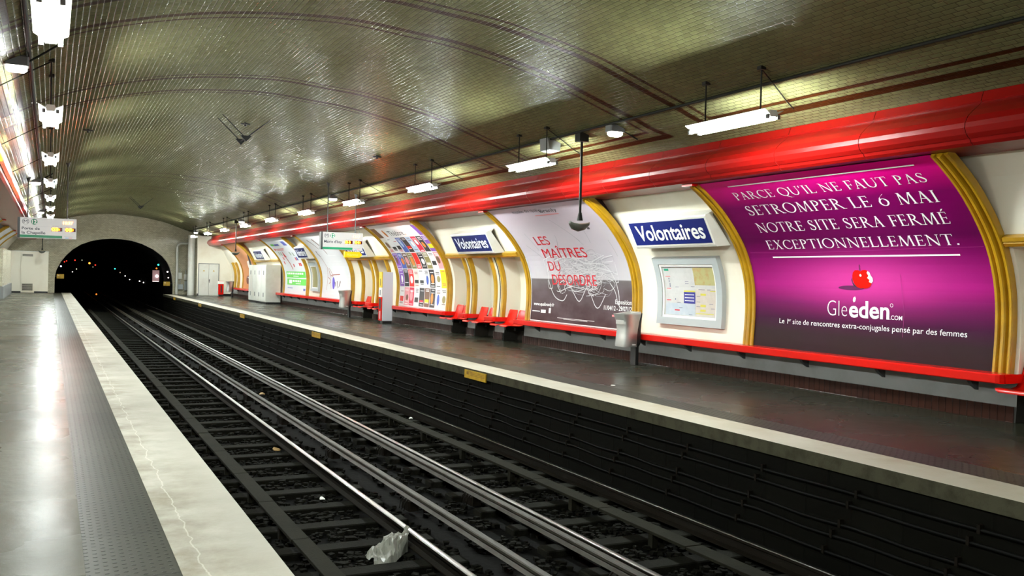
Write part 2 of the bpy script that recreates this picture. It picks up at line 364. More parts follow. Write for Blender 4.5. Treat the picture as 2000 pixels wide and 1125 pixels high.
def _glyph(c):
    if c == ' ': return [], .36
    if c == 'I': return _stem(.17), .34
    if c == 'L': return _stem(.17) + [_bar(.17, .62, 0), [(.56, 0), (.62, 0), (.66, .2), (.62, .2)]], .70
    if c in 'EÉ':
        g = _stem(.17) + [_bar(.17, .6, 0), _bar(.17, .52, .48), _bar(.17, .58, .955), [(.54, 0), (.6, 0), (.65, .2), (.615, .2)], [(.545, 1), (.58, 1), (.6, .82), (.57, .82)], [(.49, .40), (.53, .40), (.53, .60), (.49, .60)]]
        if c == 'É': g += [[(.30, 1.07), (.37, 1.07), (.54, 1.27), (.42, 1.27)]]
        return g, .70
    if c == 'F': return _stem(.17) + [_bar(.17, .52, .46), _bar(.17, .6, .955), [(.565, 1), (.6, 1), (.62, .80), (.59, .80)], [(.49, .38), (.53, .38), (.53, .58), (.49, .58)]], .64
    if c in 'PR':
        g = _stem(.17) + _arc(.27, .735, .35, .265, -90, 90) + [_bar(.17, .28, .955), _bar(.17, .28, .47)]
        if c == 'P': return g, .68
        return g + [_q((.80, 0), (.38, .49), TK*1.1), [(.66, 0), (.98, 0), (.98, .03), (.80, .05)]], .90
    if c == 'A': return [_q((.13, 0), (.43, 1), .055), _q((.70, 0), (.42, 1), TK*1.1), _bar(.22, .62, .34), _serif(.13, 0, wd=.26), _serif(.70, 0)], .86
    if c == 'C': return _arc(.53, .5, .49, .51, 48, 312, 22) + [[(.83, .72), (.87, .72), (.88, .97), (.84, .90)], [(.80, .10), (.86, .14), (.89, .28), (.86, .28)]], .92
    if c in 'OQ':
        g = _arc(.54, .5, .52, .52, 0, 360, 30)
        if c == 'Q': g += [[(.50, .02), (.66, .03), (1.02, -.24), (.90, -.25)], [(.90, -.25), (1.02, -.24), (1.2, -.22), (1.2, -.25)]]
        return g, 1.08
    if c == 'U': return [_q((.17, .3), (.17, 1), TK), _serif(.17, 1, True)] + _arc(.49, .33, .38, .35, 180, 360, 16) + [_q((.85, .3), (.85, 1), TN*1.2), _serif(.85, 1, True, .24)], 1.0
    if c == 'N': return [_q((.17, 0), (.17, 1), TN*1.2), _serif(.17, 0, wd=.26), _q((.84, -.02), (.14, 1), TK*1.15), _q((.85, 0), (.85, 1), TN*1.2), _serif(.85, 1, True, .26), [(.0, 1), (.2, 1), (.2, .96), (.06, .96)]], 1.02
    if c == 'M': return [_q((.12, 0), (.24, 1), TN*1.2), _serif(.12, 0, wd=.24), _q((.58, 0), (.24, 1), TK*1.1), _q((.58, 0), (.90, 1), TN*1.2), _q((1.04, 0), (.93, 1), TK), _serif(1.04, 0), [(.10, 1), (.26, 1), (.26, .96), (.16, .96)], [(.86, 1), (1.08, 1), (1.0, .96), (.86, .96)]], 1.2
    if c == 'T': return [_q((.42, 0), (.42, 1), TK), _serif(.42, 0), _bar(.04, .80, .955), [(.04, 1), (.08, 1), (.055, .80), (.02, .80)], [(.76, 1), (.80, 1), (.82, .80), (.785, .80)]], .84
    if c == 'X': return [_q((.68, 0), (.17, 1), TK*1.1), _q((.14, 0), (.66, 1), TN*1.2), _serif(.13, 0, wd=.24), _serif(.69, 0), _serif(.17, 1, True), _serif(.66, 1, True, .24)], .84
    if c == 'S':
        pts = [(.50, .80), (.44, .93), (.31, .98), (.18, .93), (.12, .80), (.15, .66), (.28, .55), (.42, .45), (.54, .32), (.55, .19), (.46, .06), (.32, .02), (.16, .06), (.08, .22)]
        g = []
        for i in range(len(pts)-1):
            (xa, ya), (xb, yb) = pts[i], pts[i+1]; t0, t1 = i/13, (i+1)/13
            def ww(t): return .022 + .055*math.exp(-((t-.5)/.22)**2)
            dx, dy = xb-xa, yb-ya; l = math.hypot(dx, dy); nx, ny = -dy/l, dx/l; a, b = ww(t0), ww(t1)
            g.append([(xa+nx*a, ya+ny*a), (xa-nx*a, ya-ny*a), (xb-nx*b, yb-ny*b), (xb+nx*b, yb+ny*b)])
        return g + [[(.47, .74), (.51, .74), (.52, .98), (.48, .93)], [(.07, .02), (.10, .06), (.11, .27), (.07, .27)]], .66
    if c == '6': return _arc(.38, .31, .33, .33, 0, 360, 24) + [[(.05, .36), (.17, .36), (.30, .78), (.20, .70)], [(.20, .70), (.30, .78), (.62, 1.04), (.56, 1.02)]], .80
    if c in "'’": return [[(.07, 1.0), (.17, 1.02), (.14, .76), (.08, .74)]], .26
    if c == '.': return [[(.06, .0), (.2, .0), (.2, .13), (.06, .13)]], .3
    return [], .3
def serif_text(s):
    V, Fs = [], []; x = 0
    for c in s:
        g, adv = _glyph(c)
        for poly in g:
            b = len(V); V += [(px+x, py) for px, py in poly]; Fs.append(tuple(range(b, b+len(poly))))
        x += adv + .07
    return V, Fs

# ---------------------------------------------------------------- the section of the station
def cr_spline(K, n=16):
    P = np.array(K, float); out = []
    for i in range(len(P)-1):
        p0 = P[max(i-1, 0)]; p1 = P[i]; p2 = P[i+1]; p3 = P[min(i+2, len(P)-1)]
        for t in np.linspace(0, 1, n, endpoint=False):
            out.append(.5*(2*p1+(p2-p0)*t+(2*p0-5*p1+4*p2-p3)*t*t+(3*p1-p0-3*p2+p3)*t**3))
    out.append(P[-1]); return np.array(out)
WALL = cr_spline([(10.76, 0), (10.78, .3), (10.79, .63), (10.82, 1.15), (10.79, 1.64), (10.65, 2.1), (10.42, 2.48), (10.07, 2.88), (9.66, 3.21), (9.40, 3.36)])
WS = np.r_[0, np.cumsum(np.hypot(*np.diff(WALL, axis=0).T))]
STAN = np.gradient(WALL, WS, axis=0); STAN /= np.hypot(STAN[:, 0], STAN[:, 1])[:, None]
def wp(s, n=0.0):
    x = np.interp(s, WS, WALL[:, 0]); z = np.interp(s, WS, WALL[:, 1]); tx = np.interp(s, WS, STAN[:, 0]); tz = np.interp(s, WS, STAN[:, 1])
    return float(x - tz*n), float(z + tx*n)
def s_at(z): return float(np.interp(z, WALL[:, 1], WS))
S_TOP = s_at(3.28)
def wmap(n=.03, side=1):
    def f(y, s):
        x, z = wp(s, n)
        return (x if side > 0 else 8.0 - x, y, z)
    return f
def sx(x, side): return x if side > 0 else 8.0 - x
Y0, Y1, YEND = -9.0, 66.9, 67.0
# ceiling vault
CEIL = cr_spline([(-1.35, 3.70), (-1.15, 3.83), (-.5, 4.2), (.15, 4.54), (.8, 4.76), (1.6, 4.96), (2.4, 5.09), (3.3, 5.17), (3.9, 5.18), (4.6, 5.13), (5.4, 5.06), (6.3, 4.90), (6.9, 4.76), (7.4, 4.59), (8.0, 4.385), (8.45, 4.235), (8.76, 4.12), (9.16, 4.015), (9.55, 3.885), (10.0, 3.64)], 6)
CS = np.r_[0, np.cumsum(np.hypot(*np.diff(CEIL, axis=0).T))]
def cz(x): return float(np.interp(x, CEIL[:, 0], CEIL[:, 1]))
def build_ceiling():
    gaps = [(-7.6, -6.4), (11.8, 12.8), (17.7, 18.9), (37.15, 38.3), (43.5, 44.6), (61.7, 62.8)]
    panels = [(-6.4, 11.8), (12.8, 17.7), (18.9, 37.15), (38.3, 43.5), (44.6, 61.7), (62.8, 70)]
    thick, thin = [], []
    for a, b in panels: thick += [(a, a+.15), (b-.15, b)]; thin += [(a+.30, a+.375), (b-.375, b-.30)]
    ys = sorted({Y0, Y1} | {y for p in thick+thin for y in p if Y0 < y < Y1})
    sR = float(np.interp(9.14, CEIL[:, 0], CS)); sL = float(np.interp(-.76, CEIL[:, 0], CS))
    bands_t = [(sR-.15, sR), (sL, sL+.15)]; bands_n = [(sR-.375, sR-.30), (sL+.30, sL+.375)]
    ss = sorted(set(CS.tolist()) | {q for b in bands_t+bands_n for q in b})
    mb = MB()
    P = [(float(np.interp(s, CS, CEIL[:, 0])), float(np.interp(s, CS, CEIL[:, 1]))) for s in ss]
    for i in range(len(ys)-1):
        yc = (ys[i]+ys[i+1])/2; inpan = any(a < yc < b for a, b in panels)
        tk = any(a < yc < b for a, b in thick); tn = any(a < yc < b for a, b in thin)
        pan = next((p for p in panels if p[0] < yc < p[1]), None)
        for j in range(len(ss)-1):
            sc = (ss[j]+ss[j+1])/2
            inb = sL < sc < sR
            inn = sL+.30 < sc < sR-.30
            brown = (tk and inb) or (tn and inn) or (inpan and any(a < sc < b for a, b in bands_t))
            if pan and any(a < sc < b for a, b in bands_n) and pan[0]+.30 < yc < pan[1]-.30: brown = True
            mb.mi = 1 if brown else 0
            mb.add([(P[j][0], ys[i], P[j][1]), (P[j][0], ys[i+1], P[j][1]), (P[j+1][0], ys[i+1], P[j+1][1]), (P[j+1][0], ys[i], P[j+1][1])], [(0, 1, 2, 3)],
                   [(ys[i], ss[j]), (ys[i+1], ss[j]), (ys[i+1], ss[j+1]), (ys[i], ss[j+1])], smooth=True)
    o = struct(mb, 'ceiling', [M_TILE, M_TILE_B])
    # weld so that the smooth shading runs over the whole vault
    import bmesh
    bm = bmesh.new(); bm.from_mesh(o.data); bmesh.ops.remove_doubles(bm, verts=bm.verts, dist=1e-5); bm.to_mesh(o.data); bm.free()
build_ceiling()

# cornice (duct casing) on both sides: panels about 1.56 m long with fine joints
KC = 1.045
CORN = [(x*KC, EYE+(z-EYE)*KC) for x, z in [(9.22, 3.86), (9.10, 3.83), (9.05, 3.70), (9.062, 3.685), (9.035, 3.66), (8.93, 3.585), (8.85, 3.51), (8.81, 3.44), (8.805, 3.385), (8.83, 3.32), (8.88, 3.275), (8.89, 3.285), (8.91, 3.235), (8.95, 3.205)]]
def cx_(x, side): return x if side > 0 else 8.50 - x
def cornice(side):
    mb = MB(); st = 1.56; y = 10.49 - 12*st
    while y < Y1 - .01:
        a, b = max(y, Y0)+.004, min(y+st, Y1-2.2)-.004
        if b > a:
            mb.mi = 0
            P = [(cx_(x, side), z) for x, z in CORN]
            mb.prism(P, a, b, closed=False, smooth=False)
            mb.prism([(cx_(x, side), z) for x, z in ((9.353, 3.275), (9.6, 3.27), (10.25, 3.265))], a, b, closed=False)
            mb.mi = 1
            mb.prism([(cx_(x+.012, side), z) for x, z in CORN[1:]], a-.008, a, closed=False)
        y += st
    mb.mi = 0
    P = [(cx_(x, side), z) for x, z in CORN] + [(cx_(10.2, side), 3.265), (cx_(10.2, side), 3.6)]
    mb.add([(x, Y1-2.2, z) for x, z in P], [tuple(range(len(P)))])
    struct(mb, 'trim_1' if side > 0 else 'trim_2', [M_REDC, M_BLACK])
cornice(1); cornice(-1)

# side walls.  Niches for the seats are cut .42 m deep below the gold rail
NICHES = [(6.55, 7.80), (5.05, 6.25), (21.42, 22.58), (23.17, 24.48), (25.02, 26.13), (32.08, 33.30), (33.86, 35.10)]
S_RAIL = s_at(2.26)
def wall(side, niches):
    mb = MB(); ss = [0, .2, .585] + list(np.linspace(.63, S_RAIL, 14)) ; su = list(np.linspace(S_RAIL, s_at(3.345), 9))
    yb = sorted({Y0, Y1} | {y for n in niches for y in n})
    def pt(y, s, n, dx=0.0):
        x, z = wp(s, n); return (sx(x+dx, side), y, z)
    def strip(a, b, sl, n, dx=0.0):
        nn = lambda q: n if q < 2.42 else n - .26*((q-2.42)/1.3)
        for i in range(len(sl)-1):
            mb.mi = 1 if sl[i+1] <= .6 else 0
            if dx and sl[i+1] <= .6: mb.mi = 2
            mb.quad(pt(a, sl[i], nn(sl[i]), dx), pt(b, sl[i], nn(sl[i]), dx), pt(b, sl[i+1], nn(sl[i+1]), dx), pt(a, sl[i+1], nn(sl[i+1]), dx))
    D = .42
    for a, b in zip(yb[:-1], yb[1:]):
        strip(a, b, su, -.045)
        if any(abs(a-n[0]) < 1e-6 and abs(b-n[1]) < 1e-6 for n in niches):
            strip(a, b, ss, -.045, D)
            mb.mi = 0; mb.quad(pt(a, S_RAIL, -.045), pt(b, S_RAIL, -.045), pt(b, S_RAIL, -.045, D), pt(a, S_RAIL, -.045, D))
            for y in (a, b):
                for i in range(len(ss)-1):
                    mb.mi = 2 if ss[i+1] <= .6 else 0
                    mb.quad(pt(y, ss[i], -.045), pt(y, ss[i], -.045, D), pt(y, ss[i+1], -.045, D), pt(y, ss[i+1], -.045))
        else: strip(a, b, ss, -.045)
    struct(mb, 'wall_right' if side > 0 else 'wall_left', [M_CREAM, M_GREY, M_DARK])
    pb = MB()
    for a, b in zip(yb[:-1], yb[1:]):
        if any(abs(a-n[0]) < 1e-6 and abs(b-n[1]) < 1e-6 for n in niches): continue
        xa, xb = sx(10.775, side), sx(10.81, side)
        pb.add([(xa, a, 0), (xa, b, 0), (xa, b, .2), (xa, a, .2), (xb, b, .2), (xb, a, .2)], [(0, 1, 2, 3), (3, 2, 4, 5)], [(a, 0), (b, 0), (b, .2), (a, .2), (b, .205), (a, .205)])
    struct(pb, 'baseboard_right' if side > 0 else 'baseboard_left', [M_PLINTH])
wall(1, NICHES); wall(-1, [])

# platforms, edges, warning strips
def flat(name, m, x0, x1, z, y0=Y0, y1=YEND):
    mb = MB(); mb.add([(x0, y0, z), (x1, y0, z), (x1, y1, z), (x0, y1, z)], [(0, 1, 2, 3)], [(x0, y0), (x1, y0), (x1, y1), (x0, y1)])
    return struct(mb, name, [m])
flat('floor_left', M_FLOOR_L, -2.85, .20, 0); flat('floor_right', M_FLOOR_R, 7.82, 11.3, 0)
flat('trim_3', M_TACT, .20, .67, .004); flat('trim_4', M_TACT, 7.35, 7.82, .004)
def coping(name, x0, x1, m):
    mb = MB(); a, b = Y0, YEND
    mb.add([(x0, a, .008), (x1, a, .008), (x1, b, .008), (x0, b, .008)], [(0, 1, 2, 3)], [(x0, a), (x1, a), (x1, b), (x0, b)])
    mb.mi = 1
    for x in (x0, x1): mb.quad((x, a, -.13), (x, b, -.13), (x, b, .008), (x, a, .008))
    mb.quad((x0, a, -.13), (x0, b, -.13), (x1, b, -.13), (x1, a, -.13))
    struct(mb, name, [m, M_CONC])
coping('trim_5', .67, 1.22, M_EDGE_L); coping('trim_6', 6.80, 7.35, M_EDGE_R)
def trench_wall(name, x):
    mb = MB(); mb.add([(x, Y0, -1.3), (x, YEND, -1.3), (x, YEND, -.12), (x, Y0, -.12)], [(0, 1, 2, 3)], [(Y0, -1.3), (YEND, -1.3), (YEND, -.12), (Y0, -.12)])
    struct(mb, name, [M_SOOT])
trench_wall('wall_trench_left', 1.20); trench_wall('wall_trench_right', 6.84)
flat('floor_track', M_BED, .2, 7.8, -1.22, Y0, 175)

# end wall with the tunnel mouth, the tunnel, and the closing wall behind the camera
ARCH = [(.27, -1.25), (.27, 1.0), (.36, 1.45), (.60, 1.98), (.92, 2.42), (1.30, 2.81), (1.78, 3.14), (2.35, 3.38), (2.97, 3.52), (3.6, 3.58), (4.18, 3.57), (4.8, 3.49), (5.43, 3.31), (6.1, 2.99), (6.7, 2.54), (7.0, 2.18), (7.19, 1.81), (7.34, 1.3), (7.41, .6), (7.41, -1.25)]
def end_wall():
    mb = MB(); ax = [p[0] for p in ARCH[1:-1]]; az = [p[1] for p in ARCH[1:-1]]
    xs = sorted(set(np.linspace(-3.2, .27, 6).tolist() + ax + np.linspace(7.41, 11.4, 6).tolist()))
    def top(x): return cz(min(max(x, -1.3), 9.5)) + .12
    for a, b in zip(xs[:-1], xs[1:]):
        inside = a >= .269 and b <= 7.411
        za, zb = (float(np.interp(a, ax, az)), float(np.interp(b, ax, az))) if inside else (-.02, -.02)
        V = [(a, YEND, za), (b, YEND, zb), (b, YEND, top(b)), (a, YEND, top(a))]
        mb.add(V, [(0, 1, 2, 3)], [(v[0], v[2]) for v in V])
    mb.mi = 1
    for (xa, za), (xb, zb) in zip(ARCH[:-1], ARCH[1:]):
        mb.quad((xa, YEND-.02, za), (xb, YEND-.02, zb), (xb, YEND+.35, zb), (xa, YEND+.35, za))
    struct(mb, 'wall_end', [M_TILE_E, M_CREAM])
    t = MB(); t.prism(ARCH, YEND+.3, 175, closed=False); t.add([(x, 175, z) for x, z in ARCH], [tuple(range(len(ARCH)))])
    struct(t, 'wall_tunnel', [M_TUN])
    b = MB(); b.quad((-3.2, Y0, -1.3), (11.4, Y0, -1.3), (11.4, Y0, 5.4), (-3.2, Y0, 5.4)); struct(b, 'wall_back', [M_GREY])
end_wall()

# ---------------------------------------------------------------- fluorescent lamps
def lamp_proto(x, z):
    L = 1.62
    r = thing('fluorescent_lamp', (x, 0, z), '', 'lamp')
    h = MB()
    sec = [(-.150, .085), (-.062, .036), (-.050, .0), (.050, .0), (.062, .036), (.150, .085), (.150, .092), (.060, .052), (.045, .085), (-.045, .085), (-.060, .052), (-.150, .092)]
    h.loft([[(x+a, -L/2, z+b) for a, b in sec], [(x+a, L/2, z+b) for a, b in sec]], cap=True)
    h.build('reflector', M_HOOD, r)
    for s in (-1, 1):
        t = MB(); t.tube([(x+s*.083, -L/2+.04, z-.004), (x+s*.083, L/2-.04, z-.004)], .017, 8); t.build('tube', M_TUBE, r)
        for q in (-1, 1):
            e = MB(); e.bbox(x+s*.083-.022, x+s*.083+.022, min(q*(L/2-.04), q*L/2), max(q*(L/2-.04), q*L/2), z-.024, z+.03, .004)
            e.build('tube_holder', M_HOODT, r)
    for s in (-1, 1):
        e = MB(); zt = cz(x) + .01; y = s*.56
        e.tube([(x, y, z+.08), (x, y, zt)], .012, 6); e.box(x-.035, x+.035, y-.035, y+.035, z+.083, z+.10); e.box(x-.04, x+.04, y-.04, y+.04, zt-.05, zt-.005)
        e.build('hanger_rod', M_IRON, r)
    e = MB(); q = 1 if x > 4 else -1; e.tube([(x+q*t, -.56+.5*t, cz(x+q*t)-.03) for t in (0, .25, .5, .75, 1.0)], .010, 5); e.build('cable_strut', M_IRON, r)
    return r
for side, x, ys in (('right', 8.0, [9.95 + 5.725*k for k in range(10)] + [-1.4, -7.2]), ('left', -.03, [9.02 + 5.835*k for k in range(10)] + [3.1, -2.6])):  # last two of each row lie out of view, added for their light
    pr = lamp_proto(x, 3.72)
    for k, y in enumerate(ys):
        o = pr if k == 0 else copy_tree(pr)
        o.location.y = y
        where = (ORD[k] + ' from the camera') if k < 10 else ('nearer' if k == 10 else 'farther') + ' unseen one added for light'
        tag(o, 'lit twin-tube fluorescent lamp, %s in the %s row' % (where, side), 'lamp', 'fluorescent lamps of the %s row' % side)

# ---------------------------------------------------------------- billboards
GOLDSEC = [(0, 0), (0, .045), (.012, .060), (.045, .060), (.055, .045), (.060, .02), (.085, .02), (.095, .06), (.115, .075), (.145, .075), (.160, .06), (.168, .02), (.188, .02), (.196, .045), (.21, .055), (.235, .055), (.245, .04), (.245, 0)]
def moulding(mb, ya, dirn, side, s0=.60, s1=None, sec=GOLDSEC, n0=-.05):
    s1 = s1 or S_TOP
    loops = []
    for s in np.linspace(s0, s1, 22):
        loop = []
        for y, n in sec:
            x, z = wp(s, n0 + n*1.0 if n == 0 else n); loop.append((sx(x, side), ya + dirn*y, z))
        loops.append(loop)
    mb.loft(loops, cap=True, closed=True)
def billboard(ya, yb, label, m_sheet, side=1, frame_near=True):
    """ya = far (left) edge of the sheet, yb = near (right) edge."""
    yc = (ya+yb)/2; r = thing('billboard', (sx(10.75, side), yc, .62), label, 'billboard')
    sh = MB(); ss = list(np.linspace(.60, S_TOP, 26)); loops = []
    f = wmap(.022, side); g = wmap(-.30, side)
    for i in range(len(ss)-1):
        v0, v1 = (ss[i]-.6)/(S_TOP-.6), (ss[i+1]-.6)/(S_TOP-.6)
        sh.add([f(ya, ss[i]), f(yb, ss[i]), f(yb, ss[i+1]), f(ya, ss[i+1])], [(0, 1, 2, 3)], [(0, v0), (1, v0), (1, v1), (0, v1)], smooth=True)
        for y in (ya, yb): sh.quad(f(y, ss[i]), f(y, ss[i+1]), g(y, ss[i+1]), g(y, ss[i]))
    sh.quad(f(ya, .6), f(yb, .6), g(yb, .6), g(ya, .6))
    p = sh.build('poster', m_sheet, r)
    for y, d in ((ya, 1), (yb, -1)):
        fr = MB(); moulding(fr, y, d, side); fr.build('gold_frame', M_GOLD, r)
        if d < 0: continue
        cap = MB(); cap.box(min(sx(9.42, side), sx(9.72, side)), max(sx(9.42, side), sx(9.72, side)), min(y+d*.02, y+d*.30), max(y+d*.02, y+d*.30), 3.232, 3.267); cap.build('frame_cap', M_RED, r)
    return r, p
def ribbon(mb, pts, wd, mapf):
    for i in range(len(pts)-1):
        (ax, ay), (bx, by) = pts[i], pts[i+1]; l = math.hypot(bx-ax, by-ay) or 1e-6; nx, ny = -(by-ay)/l*wd/2, (bx-ax)/l*wd/2
        mb.add([mapf(ax+nx, ay+ny), mapf(ax-nx, ay-ny), mapf(bx-nx, by-ny), mapf(bx+nx, by+ny)], [(0, 1, 2, 3)])
def rect(mb, u0, u1, v0, v1, mapf):
    n = max(1, int(abs(v1-v0)/.15)+1)
    for i in range(n):
        a, b = v0+(v1-v0)*i/n, v0+(v1-v0)*(i+1)/n
        mb.add([mapf(u0, a), mapf(u1, a), mapf(u1, b), mapf(u0, b)], [(0, 1, 2, 3)])
def disc(mb, cu, cv, ru, rv, mapf, n=28, a0=0, a1=360):
    P = [mapf(cu+ru*math.cos(math.radians(a0+(a1-a0)*i/n)), cv+rv*math.sin(math.radians(a0+(a1-a0)*i/n))) for i in range(n)]
    mb.add(P, [tuple(range(n))])
def ring(mb, cu, cv, ru, rv, t, mapf, n=32):
    P = []
    for i in range(n):
        a = 2*math.pi*i/n; P += [mapf(cu+ru*math.cos(a), cv+rv*math.sin(a)), mapf(cu+(ru-t)*math.cos(a), cv+(rv-t)*math.sin(a))]
    mb.add(P, [(2*i, 2*((i+1) % n), 2*((i+1) % n)+1, 2*i+1) for i in range(n)])

def board_purple():
    m = print_mat('purple printed poster', [(0, (.020, .010, .010)), (.09, (.022, .010, .012)), (.16, (.035, .005, .024)), (.24, (.10, .004, .06)), (.34, (.30, .006, .15)), (.45, (.19, .003, .10)), (.58, (.085, .0015, .048)), (.80, (.15, .001, .075)), (.90, (.45, .001, .15)), (1, (.72, .002, .22))],
                  rough=.38, glow=(.50, .36, .32, .11, (.62, .05, .30), .75), noise=.16, nz=(5, 3), nc=(.05, .01, .04))
    r, p = billboard(12.66, 8.10, 'purple billboard with white capitals, a bitten red apple and a web address', m)
    f = wmap(.026); L = MB()
    rect(L, 12.06, 8.45, 3.605, 3.628, f); rect(L, 12.07, 8.52, 2.118, 2.142, f)
    for t, a, b, v0, v1 in (("PARCE QU'IL NE FAUT PAS", 12.12, 8.44, 3.295, 3.47), ('SETROMPER LE 6 MAI', 12.10, 8.46, 2.95, 3.15), ('NOTRE SITE SERA FERMÉ', 12.12, 8.47, 2.60, 2.785), ('EXCEPTIONNELLEMENT.', 12.10, 8.48, 2.275, 2.44)):
        text(L, t, f, a, b, v0, v1, serif=True)
    L.build('headline', M_INK_W, p)
    G = MB()
    text(G, 'Gle', f, 11.0, 10.60, 1.195, 1.435, off=-.02); text(G, 'eden', f, 10.56, 9.80, 1.195, 1.435, off=.02); text(G, '.COM', f, 9.79, 9.57, 1.19, 1.25, off=.01)
    G.add([f(*q) for q in ((10.47, 1.415), (10.44, 1.43), (10.425, 1.475), (10.44, 1.505), (10.475, 1.485), (10.485, 1.445))], [tuple(range(6))]); ring(G, 9.76, 1.395, .028, .028, .007, f, 16)
    G.build('logo', M_INK_W, p)
    T = MB(); text(T, 'Le 1', f, 12.06, 11.86, 1.02, 1.10); text(T, 'er', f, 11.855, 11.79, 1.06, 1.105); text(T, 'site de rencontres extra-conjugales pensé par des femmes', f, 11.75, 8.51, 1.02, 1.10); T.build('tagline', M_INK_W, p)
    A = MB(); fa = wmap(.029)
    P = [(10.455 - .39*x, 1.63 + .28*y) for x, y in ((.02, .70), (.0, .5), (.06, .25), (.18, .07), (.36, .0), (.46, .03), (.56, .0), (.72, .04), (.84, .14), (.92, .3), (.80, .36), (.84, .48), (.74, .58), (.82, .70), (.76, .86), (.82, .96), (.7, 1.03), (.56, 1.0), (.47, .94), (.36, 1.0), (.2, 1.0), (.08, .88))]
    A.add([fa(*q) for q in P], [tuple(range(len(P)))]); A.build('apple', M_RED, p)
    B = MB(); fb = wmap(.032); P = [(10.455 - .39*x, 1.63 + .28*y) for x, y in ((.92, .3), (.80, .36), (.84, .48), (.74, .58), (.82, .70), (.76, .86), (.82, .96), (.90, .88), (.93, .72), (1.0, .58), (1.0, .42))]
    B.add([fb(*q) for q in P], [tuple(range(len(P)))]); disc(B, 10.285, 1.83, .02, .022, fb, 10); B.build('apple_flesh', M_INK_W, p)
    C = MB(); ribbon(C, [(10.275, 1.90), (10.28, 1.95), (10.265, 2.0)], .012, fb)
    P = [(10.455, 1.80), (10.455, 1.72), (10.38, 1.645), (10.44, 1.66), (10.46, 1.70), (10.475, 1.76)]; C.add([fb(*q) for q in P], [tuple(range(len(P)))]); C.build('apple_stalk', M_INK_K, p)
    D = MB(); disc(D, 10.50, 1.635, .26, .035, wmap(.0265), 20); D.build('printed_shadow', mat('dark purple print', (.10, .005, .07), .45), p)
    K = MB(); ribbon(K, [(12.58, 2.22), (11.6, 2.205), (10.4, 2.21), (9.2, 2.235), (8.14, 2.24)], .007, f); ribbon(K, [(9.56, 1.85), (9.54, 1.3), (9.55, .95)], .005, f); K.build('paper_seam', mat('pink paper fold', (.24, .012, .13), .4), p)
board_purple()

